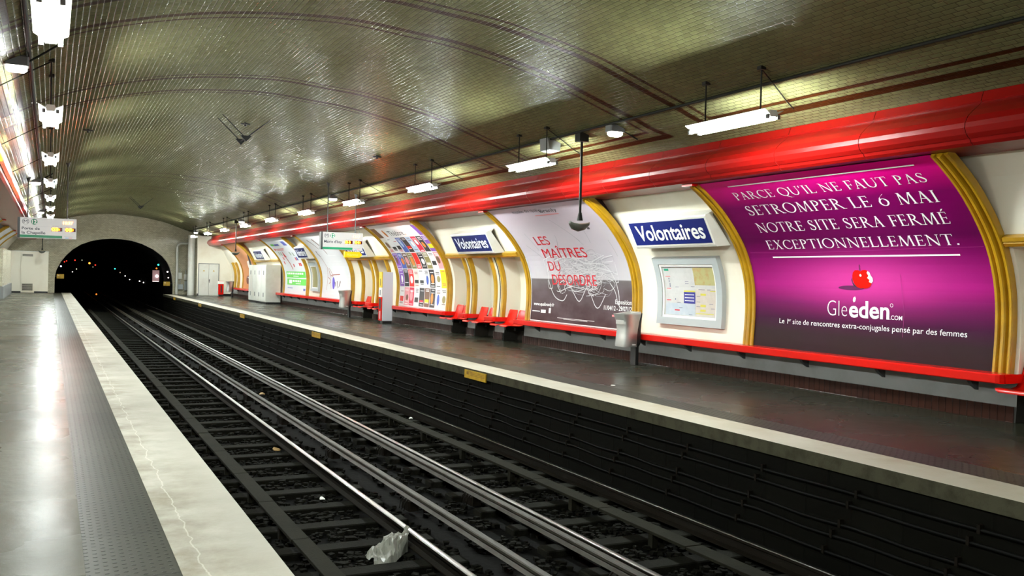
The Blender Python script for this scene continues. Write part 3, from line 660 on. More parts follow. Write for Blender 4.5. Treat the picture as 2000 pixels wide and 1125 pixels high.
def board_grey():
    m = print_mat('grey exhibition poster', [(0, (.042, .020, .021)), (.10, (.050, .024, .027)), (.24, (.075, .050, .053)), (.335, (.12, .105, .105)), (.338, (.48, .46, .48)), (.5, (.45, .42, .455)), (.75, (.46, .41, .45)), (1, (.58, .48, .56))], noise=.18, nz=(4, 5), nc=(.36, .32, .36))
    r, p = billboard(21.0, 16.42, 'grey and brown exhibition billboard with slanting red title over tangled white lines', m)
    f1, f2, f3 = wmap(.0255), wmap(.0285), wmap(.0315)
    R = random.Random(3)
    grey_hi, grey_lo = mat('silver print', (.55, .54, .55), .45), mat('mid grey print', (.27, .26, .28), .45)
    for mm, cnt, fm, lo, hi in ((grey_lo, 95, f1, .005, .013), (grey_hi, 120, wmap(.027), .006, .020)):
        mb = MB()
        for k in range(cnt):
            cu, cv = R.gauss(18.45, .62), R.uniform(1.45, 2.2); pts = []
            ru, rv = R.uniform(.10, .55), R.uniform(.05, .26); a0 = R.uniform(0, 6.3); sw = R.uniform(1.4, 3.6); tilt = R.uniform(-.7, .7)
            for i in range(16):
                a = a0 + sw*i/15; x, y = ru*math.cos(a)*(1+.15*math.sin(3*a)), rv*math.sin(a)*(1+.2*math.cos(2*a))
                pts.append((min(20.1, max(16.95, cu+x)), min(2.4, max(1.25, cv+y+tilt*x*.4))))
            ribbon(mb, pts, R.uniform(lo, hi), fm)
        if mm is grey_hi:
            for a in ([(18.95, 1.4), (18.7, 1.18), (18.55, 1.2), (18.35, 1.45)], [(18.1, 1.3), (17.92, 1.08), (17.75, 1.06), (17.5, 1.35)], [(17.3, 1.6), (17.1, 1.4), (17.0, 1.15), (16.95, 1.2), (16.98, 1.45)], [(20.0, 2.0), (20.05, 1.6), (19.8, 1.25), (19.4, 1.15), (19.2, 1.3)], [(18.0, 2.05), (17.4, 2.0), (17.1, 1.7), (16.95, 1.3)], [(19.6, 2.1), (19.0, 2.2), (18.2, 2.15)]):
                ribbon(mb, [tuple(q) for q in cr_spline(a, 8)], .022, fm)
        else:
            for a in ([(18.6, 3.27), (18.45, 3.1), (18.1, 2.75), (17.9, 2.5)], [(19.2, 2.35), (18.95, 2.65), (18.9, 2.8)], [(18.2, 2.85), (17.95, 2.6)], [(17.55, 2.55), (17.5, 2.9), (17.42, 3.02)], [(20.3, 2.9), (20.1, 2.4)], [(16.8, 2.6), (16.75, 2.2)], [(20.6, 2.55), (20.1, 2.2)]):
                ribbon(mb, [tuple(q) for q in cr_spline(a, 8)], .014, fm)
        mb.build('printed_tangle', mm, p)
    T = MB()
    for t, a, b, v0, v1 in (('LES', 20.0, 19.33, 2.55, 2.79), ('MAÎTRES', 19.96, 17.95, 2.19, 2.44), ('DU', 19.92, 19.36, 1.865, 2.10), ('DÉSORDRE', 19.87, 17.84, 1.525, 1.77)): text(T, t, f2, a, b, v0, v1)
    T.build('title', M_INK_R, p)
    K = MB(); text(K, 'musée du quai', f2, 19.9, 18.66, 3.56, 3.66); text(K, 'Branly', f2, 18.62, 17.85, 3.50, 3.60, off=.01); ribbon(K, [(17.32, 2.98), (17.2, 2.92)], .05, f2); ribbon(K, [(17.30, 2.90), (17.22, 3.0)], .03, f2); K.build('museum_name', M_INK_K, p)
    Wt = MB()
    text(Wt, 'www.quaibranly.fr', f2, 20.85, 19.80, 1.0, 1.075, off=.02); text(Wt, 'Exposition', f2, 17.10, 16.47, 1.155, 1.25, off=.01); text(Wt, '11/04/12 - 29/07/12', f2, 17.55, 16.46, 1.015, 1.11, off=.015)
    rect(Wt, 20.9, 20.5, .845, .865, f2); rect(Wt, 20.45, 20.2, .825, .90, f2); rect(Wt, 20.05, 19.95, .83, .95, f2); rect(Wt, 19.6, 17.9, .735, .745, f2); rect(Wt, 19.3, 18.2, .715, .722, f2); rect(Wt, 17.0, 16.85, .86, .90, f2)
    for s0 in (20.985,): rect(Wt, s0+.012, s0-.012, .63, 2.2, f2)
    rect(Wt, 20.98, 16.45, .615, .635, f2); Wt.build('information_text', M_INK_W, p)
    Q = MB(); rect(Q, 17.2, 17.02, .88, .92, f2); rect(Q, 19.0, 17.9, 3.41, 3.435, f2); Q.build('logo_patch', mat('pale red print', (.65, .2, .2), .5), p)
board_grey()

def board_theatre():
    m = print_mat('white theatre poster sheet', [(0, (.70, .66, .66)), (1, (.78, .76, .77))])
    r, p = billboard(30.92, 26.55, 'theatre billboard covered with a grid of small show posters', m)
    f1, f2, f3 = wmap(.026), wmap(.029), wmap(.032)
    cols = [('black print', (.03, .028, .03)), ('crimson print', (.60, .02, .06)), ('scarlet print', (.75, .02, .01)), ('violet print', (.22, .08, .42)), ('blue print', (.05, .10, .42)), ('yellow print', (.80, .68, .01)), ('ivory print', (.66, .64, .58)), ('white print', (.80, .80, .80)), ('brown print', (.16, .08, .05)), ('pink print', (.70, .30, .32)), ('orange print', (.70, .22, .03)), ('sky print', (.40, .55, .72)), ('olive print', (.25, .22, .08))]
    MM = [mat(n, c, .45) for n, c in cols]; ix = {n.split()[0]: i for i, (n, c) in enumerate(cols)}
    rows = [(2.50, 3.10, 'ivory brown,white grey,white black,blue sky,black scarlet,sky white,crimson white,black orange,violet yellow'),
            (1.90, 2.47, 'violet brown,blue orange,brown pink,olive orange,scarlet scarlet,black white,olive ivory,white black,pink brown'),
            (1.29, 1.87, 'violet white,black grey,scarlet white,ivory grey,white black,white blue,black orange,ivory olive,yellow yellow'),
            (.66, 1.26, 'white scarlet,pink brown,crimson pink,white black,black crimson,brown yellow,black orange,white blue,ivory olive')]
    R = random.Random(11); base_, det = MB(), MB()
    for v0, v1, spec in rows:
        for k, s in enumerate(spec.split(',')):
            a, b = (s.split() + [''])[:2]; u0 = 30.86 - k*.478; u1 = u0 - .44
            base_.mi = ix.get(a, 7); rect(base_, u0, u1, v0, v1, f1)
            det.mi = ix.get(b, 0)
            if b in ('orange', 'pink', 'white', 'brown', 'sky', 'blue', 'olive'): disc(det, (u0+u1)/2+R.uniform(-.06, .06), v0+(v1-v0)*R.uniform(.4, .62), R.uniform(.09, .15), R.uniform(.10, .18), f2, 12)
            else: rect(det, u0-.05, u1+.05, v0+.12, v0+.12+R.uniform(.06, .2), f2)
            det.mi = 7 if a in ('black', 'blue', 'brown', 'crimson', 'scarlet', 'violet', 'olive', 'pink') else R.choice((0, 8, 1))
            for q in range(3): y = v1-.06-q*.045 if R.random() < .6 else v0+.04+q*.04; rect(det, u0-.06-R.uniform(0, .08), u1+.06, y, y+.02, f3)
    base_.mi = ix['brown']; rect(base_, 30.88, 30.40, 3.13, 3.6, f1); base_.mi = ix['violet']; rect(base_, 26.98, 26.6, 3.13, 3.58, f1); base_.mi = ix['white']; rect(base_, 30.38, 27.0, 3.13, 3.6, f1)
    base_.build('poster_grid', MM, p); det.build('poster_artwork', MM, p)
    T = MB(); text(T, 'Théâtre', f2, 29.55, 28.2, 3.2, 3.42); T.build('heading', M_INK_K, p)
    O = MB(); disc(O, 29.9, 3.33, .10, .17, f2, 16); disc(O, 28.1, 3.215, .03, .03, f2, 10); O.build('heading_mark', MM[10], p)
board_theatre()

def board_drawing():
    m = print_mat('white drawing poster', [(0, (.56, .56, .57)), (1, (.62, .62, .63))])
    r, p = billboard(41.18, 36.70, 'white billboard with drawn brown brush strokes and a purple oval badge', m)
    f1, f2 = wmap(.026), wmap(.029)
    B = MB()
    for a, wd in (([(40.31, 3.40), (40.0, 3.1), (39.77, 2.83)], .10), ([(39.43, 3.42), (39.2, 3.0), (39.0, 2.56)], .16), ([(40.5, 2.75), (40.55, 2.60), (40.35, 2.45)], .12), ([(39.12, 1.30), (39.0, 1.12)], .09), ([(38.8, 1.35), (38.75, 1.05)], .09), ([(38.3, 1.35), (38.55, 1.08)], .09)):
        P = [tuple(q) for q in cr_spline(a, 6)]
        for i in range(len(P)-1): ribbon(B, P[i:i+2], wd*(1-.7*i/len(P)), f1)
    B.build('brush_stroke', mat('brown ink', (.10, .022, .012), .5), p)
    S = MB()
    for a in ([(40.4, 2.45), (40.2, 2.1), (39.9, 1.8), (39.7, 1.5)], [(40.1, 1.9), (40.3, 1.4), (40.45, .94)], [(39.9, 1.8), (39.85, 1.3), (39.7, 1.0)], [(40.2, 1.5), (39.8, 1.35), (40.1, 1.2)], [(39.8, 1.9), (39.55, 1.7), (39.4, 1.55), (39.75, 1.6)], [(39.5, 1.6), (38.3, 1.63)]):
        ribbon(S, [tuple(q) for q in cr_spline(a, 6)], .035, f1)
    S.build('line_drawing', mat('rust ink', (.32, .09, .06), .5), p)
    O = MB(); disc(O, 39.35, 1.25, .20, .26, f1); O.build('oval_badge', mat('purple badge print', (.09, .05, .42), .45), p)
    W2 = MB(); rect(W2, 39.47, 39.23, 1.24, 1.27, f2); W2.build('badge_text', M_INK_W, p)
    T = MB()
    for v, a, b, h in ((2.46, 39.1, 37.9, .12), (2.2, 38.6, 37.6, .05), (1.52, 38.9, 38.2, .03), (1.46, 38.9, 38.3, .03), (1.0, 37.6, 37.5, .25), (.80, 40.5, 38.0, .02)): rect(T, a, b, v, v+h*.4, f1)
    T.build('small_print', M_INK_LG, p)
board_drawing()

def board_green():
    m = print_mat('white notice poster', [(0, (.54, .56, .58)), (1, (.62, .63, .65))])
    r, p = billboard(48.55, 43.98, 'white billboard with a red curve and two green banners beside the white locker', m)
    f1, f2 = wmap(.026), wmap(.029)
    G = MB(); rect(G, 48.15, 44.2, 1.41, 1.72, f1); rect(G, 48.05, 44.15, 1.05, 1.36, f1); rect(G, 48.0, 47.3, 3.22, 3.36, f1); G.build('green_banner', mat('bright green print', (.10, .52, .06), .45), p)
    W2 = MB()
    for k in range(9): rect(W2, 47.95-k*.38, 47.67-k*.38, 1.57, 1.66, f2)
    rect(W2, 46.7, 45.6, 1.47, 1.50, f2); rect(W2, 47.6, 47.0, 1.12, 1.30, f2)
    for k in range(5): rect(W2, 46.85-k*.36, 46.6-k*.36, 1.2, 1.29, f2)
    rect(W2, 46.2, 45.2, 1.11, 1.14, f2); W2.build('banner_text', M_INK_W, p)
    Rr = MB(); ribbon(Rr, [tuple(q) for q in cr_spline([(46.95, 2.80), (47.0, 2.5), (46.8, 2.2), (46.54, 1.83)], 8)], .10, f1)
    P = [(47.2, 2.5), (46.7, 2.5), (46.95, 2.85)]; Rr.add([f1(*q) for q in P], [(0, 1, 2)])
    for u, v in ((48.0, 2.1), (47.7, 2.35), (45.2, 2.3), (45.0, 2.0), (44.7, 2.0), (46.2, 1.95), (48.2, 2.9)): rect(Rr, u, u-.22, v, v+.16, f1)
    rect(Rr, 48.2, 46.0, 3.0, 3.03, f1); rect(Rr, 47.6, 46.2, 2.92, 2.95, f1); Rr.build('red_curve', M_INK_R, p)
    B = MB(); rect(B, 47.25, 46.2, 3.22, 3.34, f1); rect(B, 45.3, 44.6, 3.2, 3.5, f1); rect(B, 44.9, 44.65, 2.3, 2.48, f1); rect(B, 47.9, 46.8, .88, .91, f1); rect(B, 44.6, 44.2, .8, .9, f1); B.build('blue_print', mat('navy print', (.05, .07, .35), .45), p)
    K = MB()
    for u, v in ((47.9, 2.62), (47.5, 2.6), (45.6, 2.6), (45.1, 2.55)): rect(K, u, u-.2, v, v+.2, f1)
    K.build('small_picture', mat('grey green print', (.22, .28, .18), .5), p)
board_green()

def board_orange():
    m = print_mat('orange printed poster', [(0, (.55, .24, .10)), (1, (.62, .28, .13))])
    r, p = billboard(60.1, 55.9, 'orange billboard with a white bubble and blue strip, beyond the white locker', m)
    f1, f2 = wmap(.027), wmap(.031)
    W2 = MB(); disc(W2, 57.3, 2.0, .75, .36, f1); W2.build('white_bubble', mat('pinkish white print', (.78, .70, .66), .45), p)
    T = MB()
    for k in range(3): rect(T, 57.75, 56.9, 2.1-k*.13, 2.14-k*.13, f2)
    T.build('bubble_text', M_INK_G, p)
    B = MB(); P = [(56.8, .62), (55.95, .62), (55.95, 2.9), (56.15, 2.6), (56.5, 1.6)]; B.add([f1(*q) for q in P], [tuple(range(5))]); B.build('blue_strip', mat('pale blue print', (.22, .38, .60), .45), p)
    D = MB(); disc(D, 58.6, 1.15, .55, .26, f1); D.build('dark_patch', mat('dark rust print', (.14, .03, .015), .5), p)
    E = MB(); disc(E, 58.6, 1.28, .2, .06, f2); rect(E, 56.3, 56.0, 1.0, 1.7, f2); E.build('white_patch', M_INK_W, p)
board_orange()
# left-hand boards seen at a grazing angle far down the platform
for (a, b), lb in (((37.6, 33.1), 'white billboard on the left wall, nearest of the three visible left of the sign'), ((48.3, 43.8), 'white billboard on the left wall, middle of the three left of the sign'), ((52.9, 48.9), 'white billboard on the left wall, last of the three before the cabin')):
    billboard(a, b, lb, print_mat('pale poster sheet', [(0, (.70, .70, .72)), (1, (.78, .78, .80))]) if 'pale poster sheet' not in MATS else MATS['pale poster sheet'], side=-1)

# ---------------------------------------------------------------- gold rail and dividers of the bays
GS2 = [(0, 0), (0, .05), (.02, .065), (.11, .065), (.13, .05), (.13, 0)]
def gold_bits():
    k = 7
    for a, b, lab in ((7.84, 3.4, 'right'), (26.16, 21.38, 'middle'), (36.36, 31.28, 'far'), (55.6, 48.95, 'locker')):
        mb = MB(); P = []
        for s, n in ((S_RAIL-.07, -.045), (S_RAIL-.07, .035), (S_RAIL-.02, .05), (S_RAIL-.005, .03), (S_RAIL+.01, .05), (S_RAIL+.06, .04), (S_RAIL+.06, -.045)):
            P.append(wp(s, n))
        mb.prism(P, b, a); tag(mb.build('trim_%d' % k, [M_GOLD]), kind='structure'); k += 1
    for a, b in ((6.25, 6.55), (22.58, 23.17), (24.48, 25.02), (33.30, 33.86), (35.10, 35.35), (31.9, 32.08), (61.7, 62.1), (62.9, 63.3)):
        mb = MB()
        two = b-a > .3
        moulding(mb, a, 1, 1, .60, S_RAIL-.06, GS2, -.05)
        if two:
            moulding(mb, b, -1, 1, .60, S_RAIL-.06, GS2, -.05)
            mb.mi = 1; f = wmap(.0)
            for i in range(12):
                s0, s1 = .6+(S_RAIL-.66)*i/12, .6+(S_RAIL-.66)*(i+1)/12
                mb.add([f(a+.13, s0), f(b-.13, s0), f(b-.13, s1), f(a+.13, s1)], [(0, 1, 2, 3)])
            mb.mi = 2
            ym = (a+b)/2
            for i in range(12):
                s0, s1 = .6+(S_RAIL-.66)*i/12, .6+(S_RAIL-.66)*(i+1)/12; g = wmap(.002)
                mb.add([g(ym-.03, s0), g(ym+.03, s0), g(ym+.03, s1), g(ym-.03, s1)], [(0, 1, 2, 3)])
        tag(mb.build('trim_%d' % k, [M_GOLD, M_CREAM, M_DARK]), kind='structure'); k += 1
gold_bits()

# ---------------------------------------------------------------- red ledges
def ledge(y0, y1, label, br=True):
    r = thing('wall_ledge', (10.65, (y0+y1)/2, .5), label, 'ledge', )
    mb = MB(); c = .07; x0, xb = 10.47, 10.745
    P = [(xb, y0), (x0+c, y0), (x0+.02, y0+.02), (x0, y0+c), (x0, y1-c), (x0+.02, y1-.02), (x0+c, y1), (xb, y1)]
    mb.loft([[(x+.012, y, .495) for x, y in P], [(x, y, .507) for x, y in P], [(x, y, .60) for x, y in P], [(x+.012, y, .612) for x, y in P]], cap=True)
    mb.build('ledge_board', M_RED, r)
    for yy, q in ((y0, 1), (y1, -1)):
        if any(abs(yy-e) < .08 for nn in NICHES for e in nn):
            e = min((e for nn in NICHES for e in nn), key=lambda e: abs(e-yy)); a_, b_ = sorted((e, e-q*.035)); t = MB(); t.box(10.56, 11.15, a_, b_, .50, .61); t.build('ledge_return', M_RED, r)
    if br:
        n = max(1, int((y1-y0)/1.45)); st = (y1-y0)/n
        for k in range(n):
            y = y0 + (k+.35)*st; b = MB()
            b.loft([[(10.74, y-.03, .495), (10.58, y-.03, .495), (10.62, y-.03, .44), (10.74, y-.03, .36)], [(10.74, y+.03, .495), (10.58, y+.03, .495), (10.62, y+.03, .44), (10.74, y+.03, .36)]], cap=True)
            b.build('bracket', mat('dark grey bracket', (.045, .05, .05), .5), r)
    return r
ledge(7.78, 21.40, 'long red ledge below the purple billboard, the line map and the grey billboard')
ledge(22.56, 23.19, 'short red ledge block on the first pier between seat pairs, nearest the grey billboard', False)
ledge(24.46, 25.04, 'short red ledge block on the second pier between seat pairs, nearest the theatre billboard', False)
ledge(26.10, 32.10, 'red ledge below the theatre billboard')
ledge(33.28, 33.88, 'short red ledge block on the pier behind the help point', False)
ledge(35.08, 49.30, 'red ledge below the drawing billboard and the green banners')
ledge(55.4, 62.4, 'far red ledge below the orange billboard')
ledge(6.2, 6.6, 'short red ledge block at the right edge of the picture', False)

# ---------------------------------------------------------------- seats
def seat_proto(y):
    r = thing('station_chair', (10.85, y, .38), '', 'chair')
    mb = MB(); prof = []
    # centre-line of the shell from the front lip to the top of the back (x, z), half width, dish depth
    C = [(10.17, .405, .150, .0), (10.16, .43, .175, .0), (10.20, .452, .205, .004), (10.30, .452, .225, .014), (10.42, .442, .228, .022), (10.52, .438, .222, .026), (10.60, .455, .216, .028), (10.655, .51, .212, .028), (10.69, .60, .210, .024), (10.72, .70, .205, .018), (10.745, .79, .195, .010), (10.755, .825, .175, .004)]
    C = [(x+.19, z, hw*1.24, d) for x, z, hw, d in C]
    for i, (x, z, hw, d) in enumerate(C):
        a, b = C[max(i-1, 0)], C[min(i+1, len(C)-1)]; tx, tz = b[0]-a[0], b[1]-a[1]; l = math.hypot(tx, tz); nx, nz = -tz/l, tx/l
        rt, rb = [], []
        for k in range(9):
            u = -1 + k/4; dd = d*(1-u*u)
            rt.append((x - nx*dd, y+u*hw, z - nz*dd)); rb.append((x - nx*(dd+.016), y+u*hw, z - nz*(dd+.016)))
        prof.append(rt + rb[::-1])
    mb.loft(prof, cap=True, closed=True, smooth=True)
    mb.build('shell', M_SEAT, r)
    b = MB(); b.bbox(10.70, 11.20, y-.05, y+.05, .30, .40, .01); b.loft([[(10.57, y-.09, .415), (10.86, y-.09, .40), (10.86, y+.09, .40), (10.57, y+.09, .415)][::-1], [(10.72, y-.05, .375), (10.84, y-.05, .375), (10.84, y+.05, .375), (10.72, y+.05, .375)][::-1]], cap=True)
    b.build('support_arm', M_RAIL, r)
    return r
seats = [(7.53, 'red moulded chair at the right edge of the picture, beside the purple billboard'), (6.86, 'red moulded chair just outside the right edge, beyond the first'),
         (21.71, 'red moulded chair nearest the grey billboard, right one of the pair beside it'), (22.29, 'red moulded chair left one of the pair beside the grey billboard'),
         (23.5, 'red moulded chair right one of the middle pair between the piers'), (24.13, 'red moulded chair left one of the middle pair between the piers'),
         (25.31, 'red moulded chair right one of the pair beside the theatre billboard'), (25.86, 'red moulded chair left one, touching the theatre billboard frame'),
         (32.39, 'red moulded chair right behind the help point, nearest pair'), (32.99, 'red moulded chair left one of the pair behind the help point'),
         (34.17, 'red moulded chair right one of the pair next to the drawing billboard'), (34.79, 'red moulded chair left one of the pair next to the drawing billboard')]
pr = seat_proto(0)
for k, (y, lb) in enumerate(seats):
    o = pr if k == 0 else copy_tree(pr)
    o.location.y = y; tag(o, lb, 'chair', 'red moulded chairs of the right platform')

# ---------------------------------------------------------------- station name signs
def name_sign(ya, yb, label, side=1):
    """ya = left (far) end; the face leans a little less than the wall behind it."""
    xt, zt, xb, zb = 10.02, 2.785, 10.26, 2.315
    r = thing('station_sign', (10.3, (ya+yb)/2, 2.3), label, 'sign')
    wt, wb = wp(s_at(2.80), -.04), wp(s_at(2.29), -.04)
    b = MB(); P = [(xt, zt), (xt+.01, zt+.03), (wt[0]+.08, wt[1]+.1), wt, wb, (xb+.035, zb-.035), (xb, zb)]
    b.prism(P, yb, ya); b.build('sign_box', M_WHITE2, r)
    def f(n):
        dx, dz = xb-xt, zb-zt; l = math.hypot(dx, dz); nx, nz = dz/l, -dx/l
        return lambda y, v: (xb+(xt-xb)*v + nx*n, y, zb+(zt-zb)*v + nz*n)
    p = MB(); g = f(.004); p.add([g(ya-.05, .06), g(yb+.05, .06), g(yb+.05, .94), g(ya-.05, .94)], [(0, 1, 2, 3)]); pl = p.build('blue_panel', M_BLUE, r)
    t = MB(); L = ya-yb; text(t, 'Volontaires', f(.008), ya-.09*L, yb+.07*L, .24, .80, off=.018); t.build('lettering', M_INK_W, pl)
for ya, yb, lb in ((15.55, 13.10, 'blue station name sign above the line map, nearest and largest'), (24.55, 22.15, 'blue station name sign above the three pairs of seats'), (35.4, 33.0, 'blue station name sign partly behind the yellow alarm sign'), (43.5, 41.6, 'blue station name sign between the drawing and green-banner billboards'), (53.3, 51.1, 'blue station name sign above the white locker')):
    name_sign(ya, yb, lb)

# ---------------------------------------------------------------- line map panels
def map_panel(ya, yb, label, detail=True, paper=(.48, .475, .46)):
    r = thing('map_panel', (10.7, (ya+yb)/2, .82), label, 'map')
    def rim(mb, a, b, s0, s1, n0, n1):
        ss = np.linspace(s0, s1, 14)
        mb.loft([[(*[wp(s, n)[0]], y, wp(s, n)[1]) for y, n in ((a, n0), (a, n1), (b, n1), (b, n0))] for s in ss], cap=True, closed=True)
    S0, S1 = s_at(.83), s_at(2.12); fr = MB(); w1 = .16
    rim(fr, ya, ya-w1, S0, S1, -.045, .05); rim(fr, yb+w1, yb, S0, S1, -.045, .05); rim(fr, ya-w1, yb+w1, S0, S0+.14, -.045, .05); rim(fr, ya-w1, yb+w1, S1-.13, S1, -.045, .05)
    fr.build('frame', M_LGREY, r)
    inn = MB(); a, b, c, d = ya-w1, yb+w1, S0+.14, S1-.13; w2 = .045
    rim(inn, a, a-w2, c, d, -.04, .03); rim(inn, b+w2, b, c, d, -.04, .03); rim(inn, a-w2, b+w2, c, c+.04, -.04, .03); rim(inn, a-w2, b+w2, d-.05, d, -.04, .03)
    inn.build('inner_frame', M_WHITE, r)
    a, b, c, d = a-w2, b+w2, c+.04, d-.05; f0, f1, f2 = wmap(.0), wmap(.003), wmap(.006)
    pp = MB(); rect(pp, a, b, c, d, f0); pg = pp.build('map_sheet', mat('map paper %d' % int(paper[2]*100), paper, .25, stain=tuple(x*.88 for x in paper), ss=3.0), r)
    W_, H_ = a-b, d-c
    def R_(mb, u0, u1, v0, v1, f=f1): rect(mb, a-u0*W_, a-u1*W_, c+v0*H_, c+v1*H_, f)
    if detail:
        q = MB(); R_(q, .60, .98, .62, .97); q.build('relief_map', mat('yellow green map print', (.37, .35, .16), .3, stain=(.38, .24, .09), ss=9.0), pg)
        q = MB(); R_(q, .02, .60, .02, .25); q.build('blue_map', mat('pale blue map print', (.37, .42, .47), .3, stain=(.43, .46, .49), ss=7.0), pg)
        q = MB(); R_(q, .61, .99, .02, .55); q.build('timetable', mat('beige map print', (.45, .40, .35), .3, stain=(.49, .44, .38), ss=9.0), pg)
        q = MB(); R_(q, .38, .60, .255, .48, f2); q.build('blue_box', mat('navy map print', (.035, .035, .22), .3), pg)
        q = MB(); R_(q, .38, .60, .48, .51, f2); R_(q, .70, .80, .42, .46, f2); R_(q, .70, .80, .20, .245, f2); R_(q, .70, .80, .11, .15, f2); R_(q, .88, .98, .50, .515, f2); R_(q, .62, .95, .06, .075, f2); q.build('yellow_box', mat('yellow map print', (.50, .45, .06), .3), pg)
        q = MB(); R_(q, .03, .12, .90, .945); q.build('green_box', mat('green map print', (.01, .25, .14), .3), pg)
        q = MB(); R_(q, .03, .13, .78, .79); R_(q, .03, .12, .535, .545); R_(q, .03, .12, .30, .315); R_(q, .2, .3, .10, .125, f2); q.build('red_text', M_INK_R, pg)
        q = MB()
        for u, v in ((.10, .74), (.10, .69), (.11, .63), (.11, .59), (.21, .33)): disc(q, a-u*W_, c+v*H_, .018, .014, f2, 10)
        for u, v in ((.45, .68), (.45, .64), (.56, .585), (.25, .57), (.28, .26), (.32, .16), (.7, .53), (.75, .53), (.86, .53), (.94, .515), (.66, .40), (.66, .29), (.9, .255), (.66, .20), (.93, .17), (.52, .03)): R_(q, u-.035, u+.035, v, v+.009, f2)
        q.build('map_text', mat('dark blue grey print', (.12, .12, .2), .4), pg)
        q = MB()
        for k in range(3): R_(q, .40, .58, .30+k*.06, .315+k*.06, wmap(.009))
        q.build('box_text', M_INK_LG, pg)
    return r
map_panel(15.52, 13.52, 'grey-framed line map panel between the purple and grey billboards')
map_panel(43.15, 41.75, 'grey-framed yellowish map panel between the drawing and green-banner billboards', False, (.30, .27, .13))

# ---------------------------------------------------------------- bins
def bin_(x, y, label):
    r = thing('litter_bin', (x, y, 0), label, 'bin')
    b = MB(); loops = []
    for z, xf, hw in ((.36, -.30, .17), (.40, -.305, .172), (.55, -.29, .165), (.70, -.275, .165), (.85, -.285, .18), (.95, -.32, .20), (1.0, -.335, .205)):
        xr = -.03 + (-.02 if z > .9 else 0)
        t = (z-.36)/.64; back = .02 + .06*t*t
        loops.append([(x+xf, y-hw+.03, z), (x+xf+.03, y-hw, z), (x+back, y-hw*.85, z), (x+back, y+hw*.85, z), (x+xf+.03, y+hw, z), (x+xf, y+hw-.03, z)])
    b.loft(loops, cap=False, smooth=True); b.add(loops[0], [(0, 1, 2, 3, 4, 5)])
    rim = [(p[0], p[1], 1.0 + (.05 if p[0] > x-.1 else 0)) for p in loops[-1]]
    b.loft([loops[-1], rim, [(x-.13+(p[0]-x+.13)*.82, y+(p[1]-y)*.82, p[2]-.01) for p in rim], [(x-.13+(p[0]-x+.13)*.8, y+(p[1]-y)*.8, .8) for p in rim]], smooth=False)
    b.build('bin_body', M_STEEL, r)
    p = MB(); p.loft([[(x+.03, y-.09, 0), (x+.10, y-.09, 0), (x+.10, y+.09, 0), (x+.03, y+.09, 0)], [(x+.03, y-.09, .36), (x+.10, y-.09, .36), (x+.10, y+.09, .36), (x+.03, y+.09, .36)], [(x+.04, y-.13, .42), (x+.11, y-.13, .42), (x+.11, y+.13, .42), (x+.04, y+.13, .42)], [(x+.05, y-.14, .8), (x+.11, y-.14, .8), (x+.11, y+.14, .8), (x+.05, y+.14, .8)], [(x+.10, y-.15, 1.02), (x+.13, y-.15, 1.02), (x+.13, y+.15, 1.02), (x+.10, y+.15, 1.02)]], cap=True)
    p.build('post', M_BLACK, r)
    l = MB(); l.box(x-.10, x-.02, y-.17, y-.165, .395, .415); l.build('latch', M_WHITE, r)
    return r
bin_(10.33, 15.72, 'steel litter bin on a black post below the grey billboard')
bin_(10.33, 35.6, 'steel litter bin on a black post below the drawing billboard')
bin_(10.25, 61.2, 'small far litter bin beside the red box at the end wall')

# ---------------------------------------------------------------- help point, alarm sign, loudspeakers
def help_point(x0, y0):
    r = thing('help_point', (x0+.2, y0+.15, 0), 'tall grey help point with yellow, white and red front', 'help point')
    b = MB(); b.bbox(x0+.03, x0+.40, y0, y0+.32, .09, 1.75, .012); b.build('column', M_POST, r)
    f = MB(); f.box(x0+.06, x0+.38, y0+.03, y0+.29, 0, .09); f.build('foot', M_BLACK, r)
    for nm, m, z0, z1 in (('yellow_panel', M_YEL, 1.22, 1.75), ('white_panel', M_WHITE, .90, 1.215), ('red_panel', M_RED, .10, .895)):
        p = MB(); p.box(x0, x0+.028, y0+.005, y0+.315, z0, z1); q = p.build(nm, m, r)
        k = MB()
        if nm == 'yellow_panel': k.box(x0-.003, x0-.001, y0+.12, y0+.18, 1.28, 1.52); k.box(x0-.003, x0-.001, y0+.05, y0+.27, 1.60, 1.605); k.build('panel_text', M_INK_K, q)
        if nm == 'white_panel': k.box(x0-.003, x0-.001, y0+.12, y0+.2, .95, 1.14); k.build('panel_text', M_INK_K, q)
        if nm == 'red_panel': k.box(x0-.004, x0-.001, y0+.07, y0+.26, .50, .85); k.build('handset_recess', M_BLACK, q); k = MB(); k.box(x0-.003, x0-.001, y0+.09, y0+.24, .15, .42); k.build('panel_text', mat('pale pink print', (.6, .25, .25), .5), q)
help_point(10.10, 30.75)
def alarm_sign():
    x0, x1, y, z0, z1 = 9.30, 9.94, 32.6, 2.235, 2.44
    r = thing('alarm_sign', ((x0+x1)/2, y, z0), 'lit yellow alarm sign hanging above the help point', 'sign')
    b = MB(); P = [(x0, z0), (x1-.10, z0), (x1, (z0+z1)/2), (x1-.10, z1), (x0, z1)]
    b.loft([[(x, y-.06, z) for x, z in P], [(x, y+.06, z) for x, z in P]], cap=True); bx = b.build('sign_box', mat('lit yellow panel', (.8, .5, .0), .4, emit=(1, .50, .0), es=.75), r)
    t = MB(); text(t, 'Alarme', lambda u, v: (u, y-.064, v), x0+.07, x1-.16, z0+.06, z1-.055); t.build('lettering', mat('lit orange lettering', (.9, .3, .05), .4, emit=(1, .75, .15), es=.9), bx)
    h = MB(); h.tube([(x1-.1, y, z1), (x1-.1, y, 3.2)], .012, 6); h.build('hanger_rod', M_WHITE2, r)
alarm_sign()

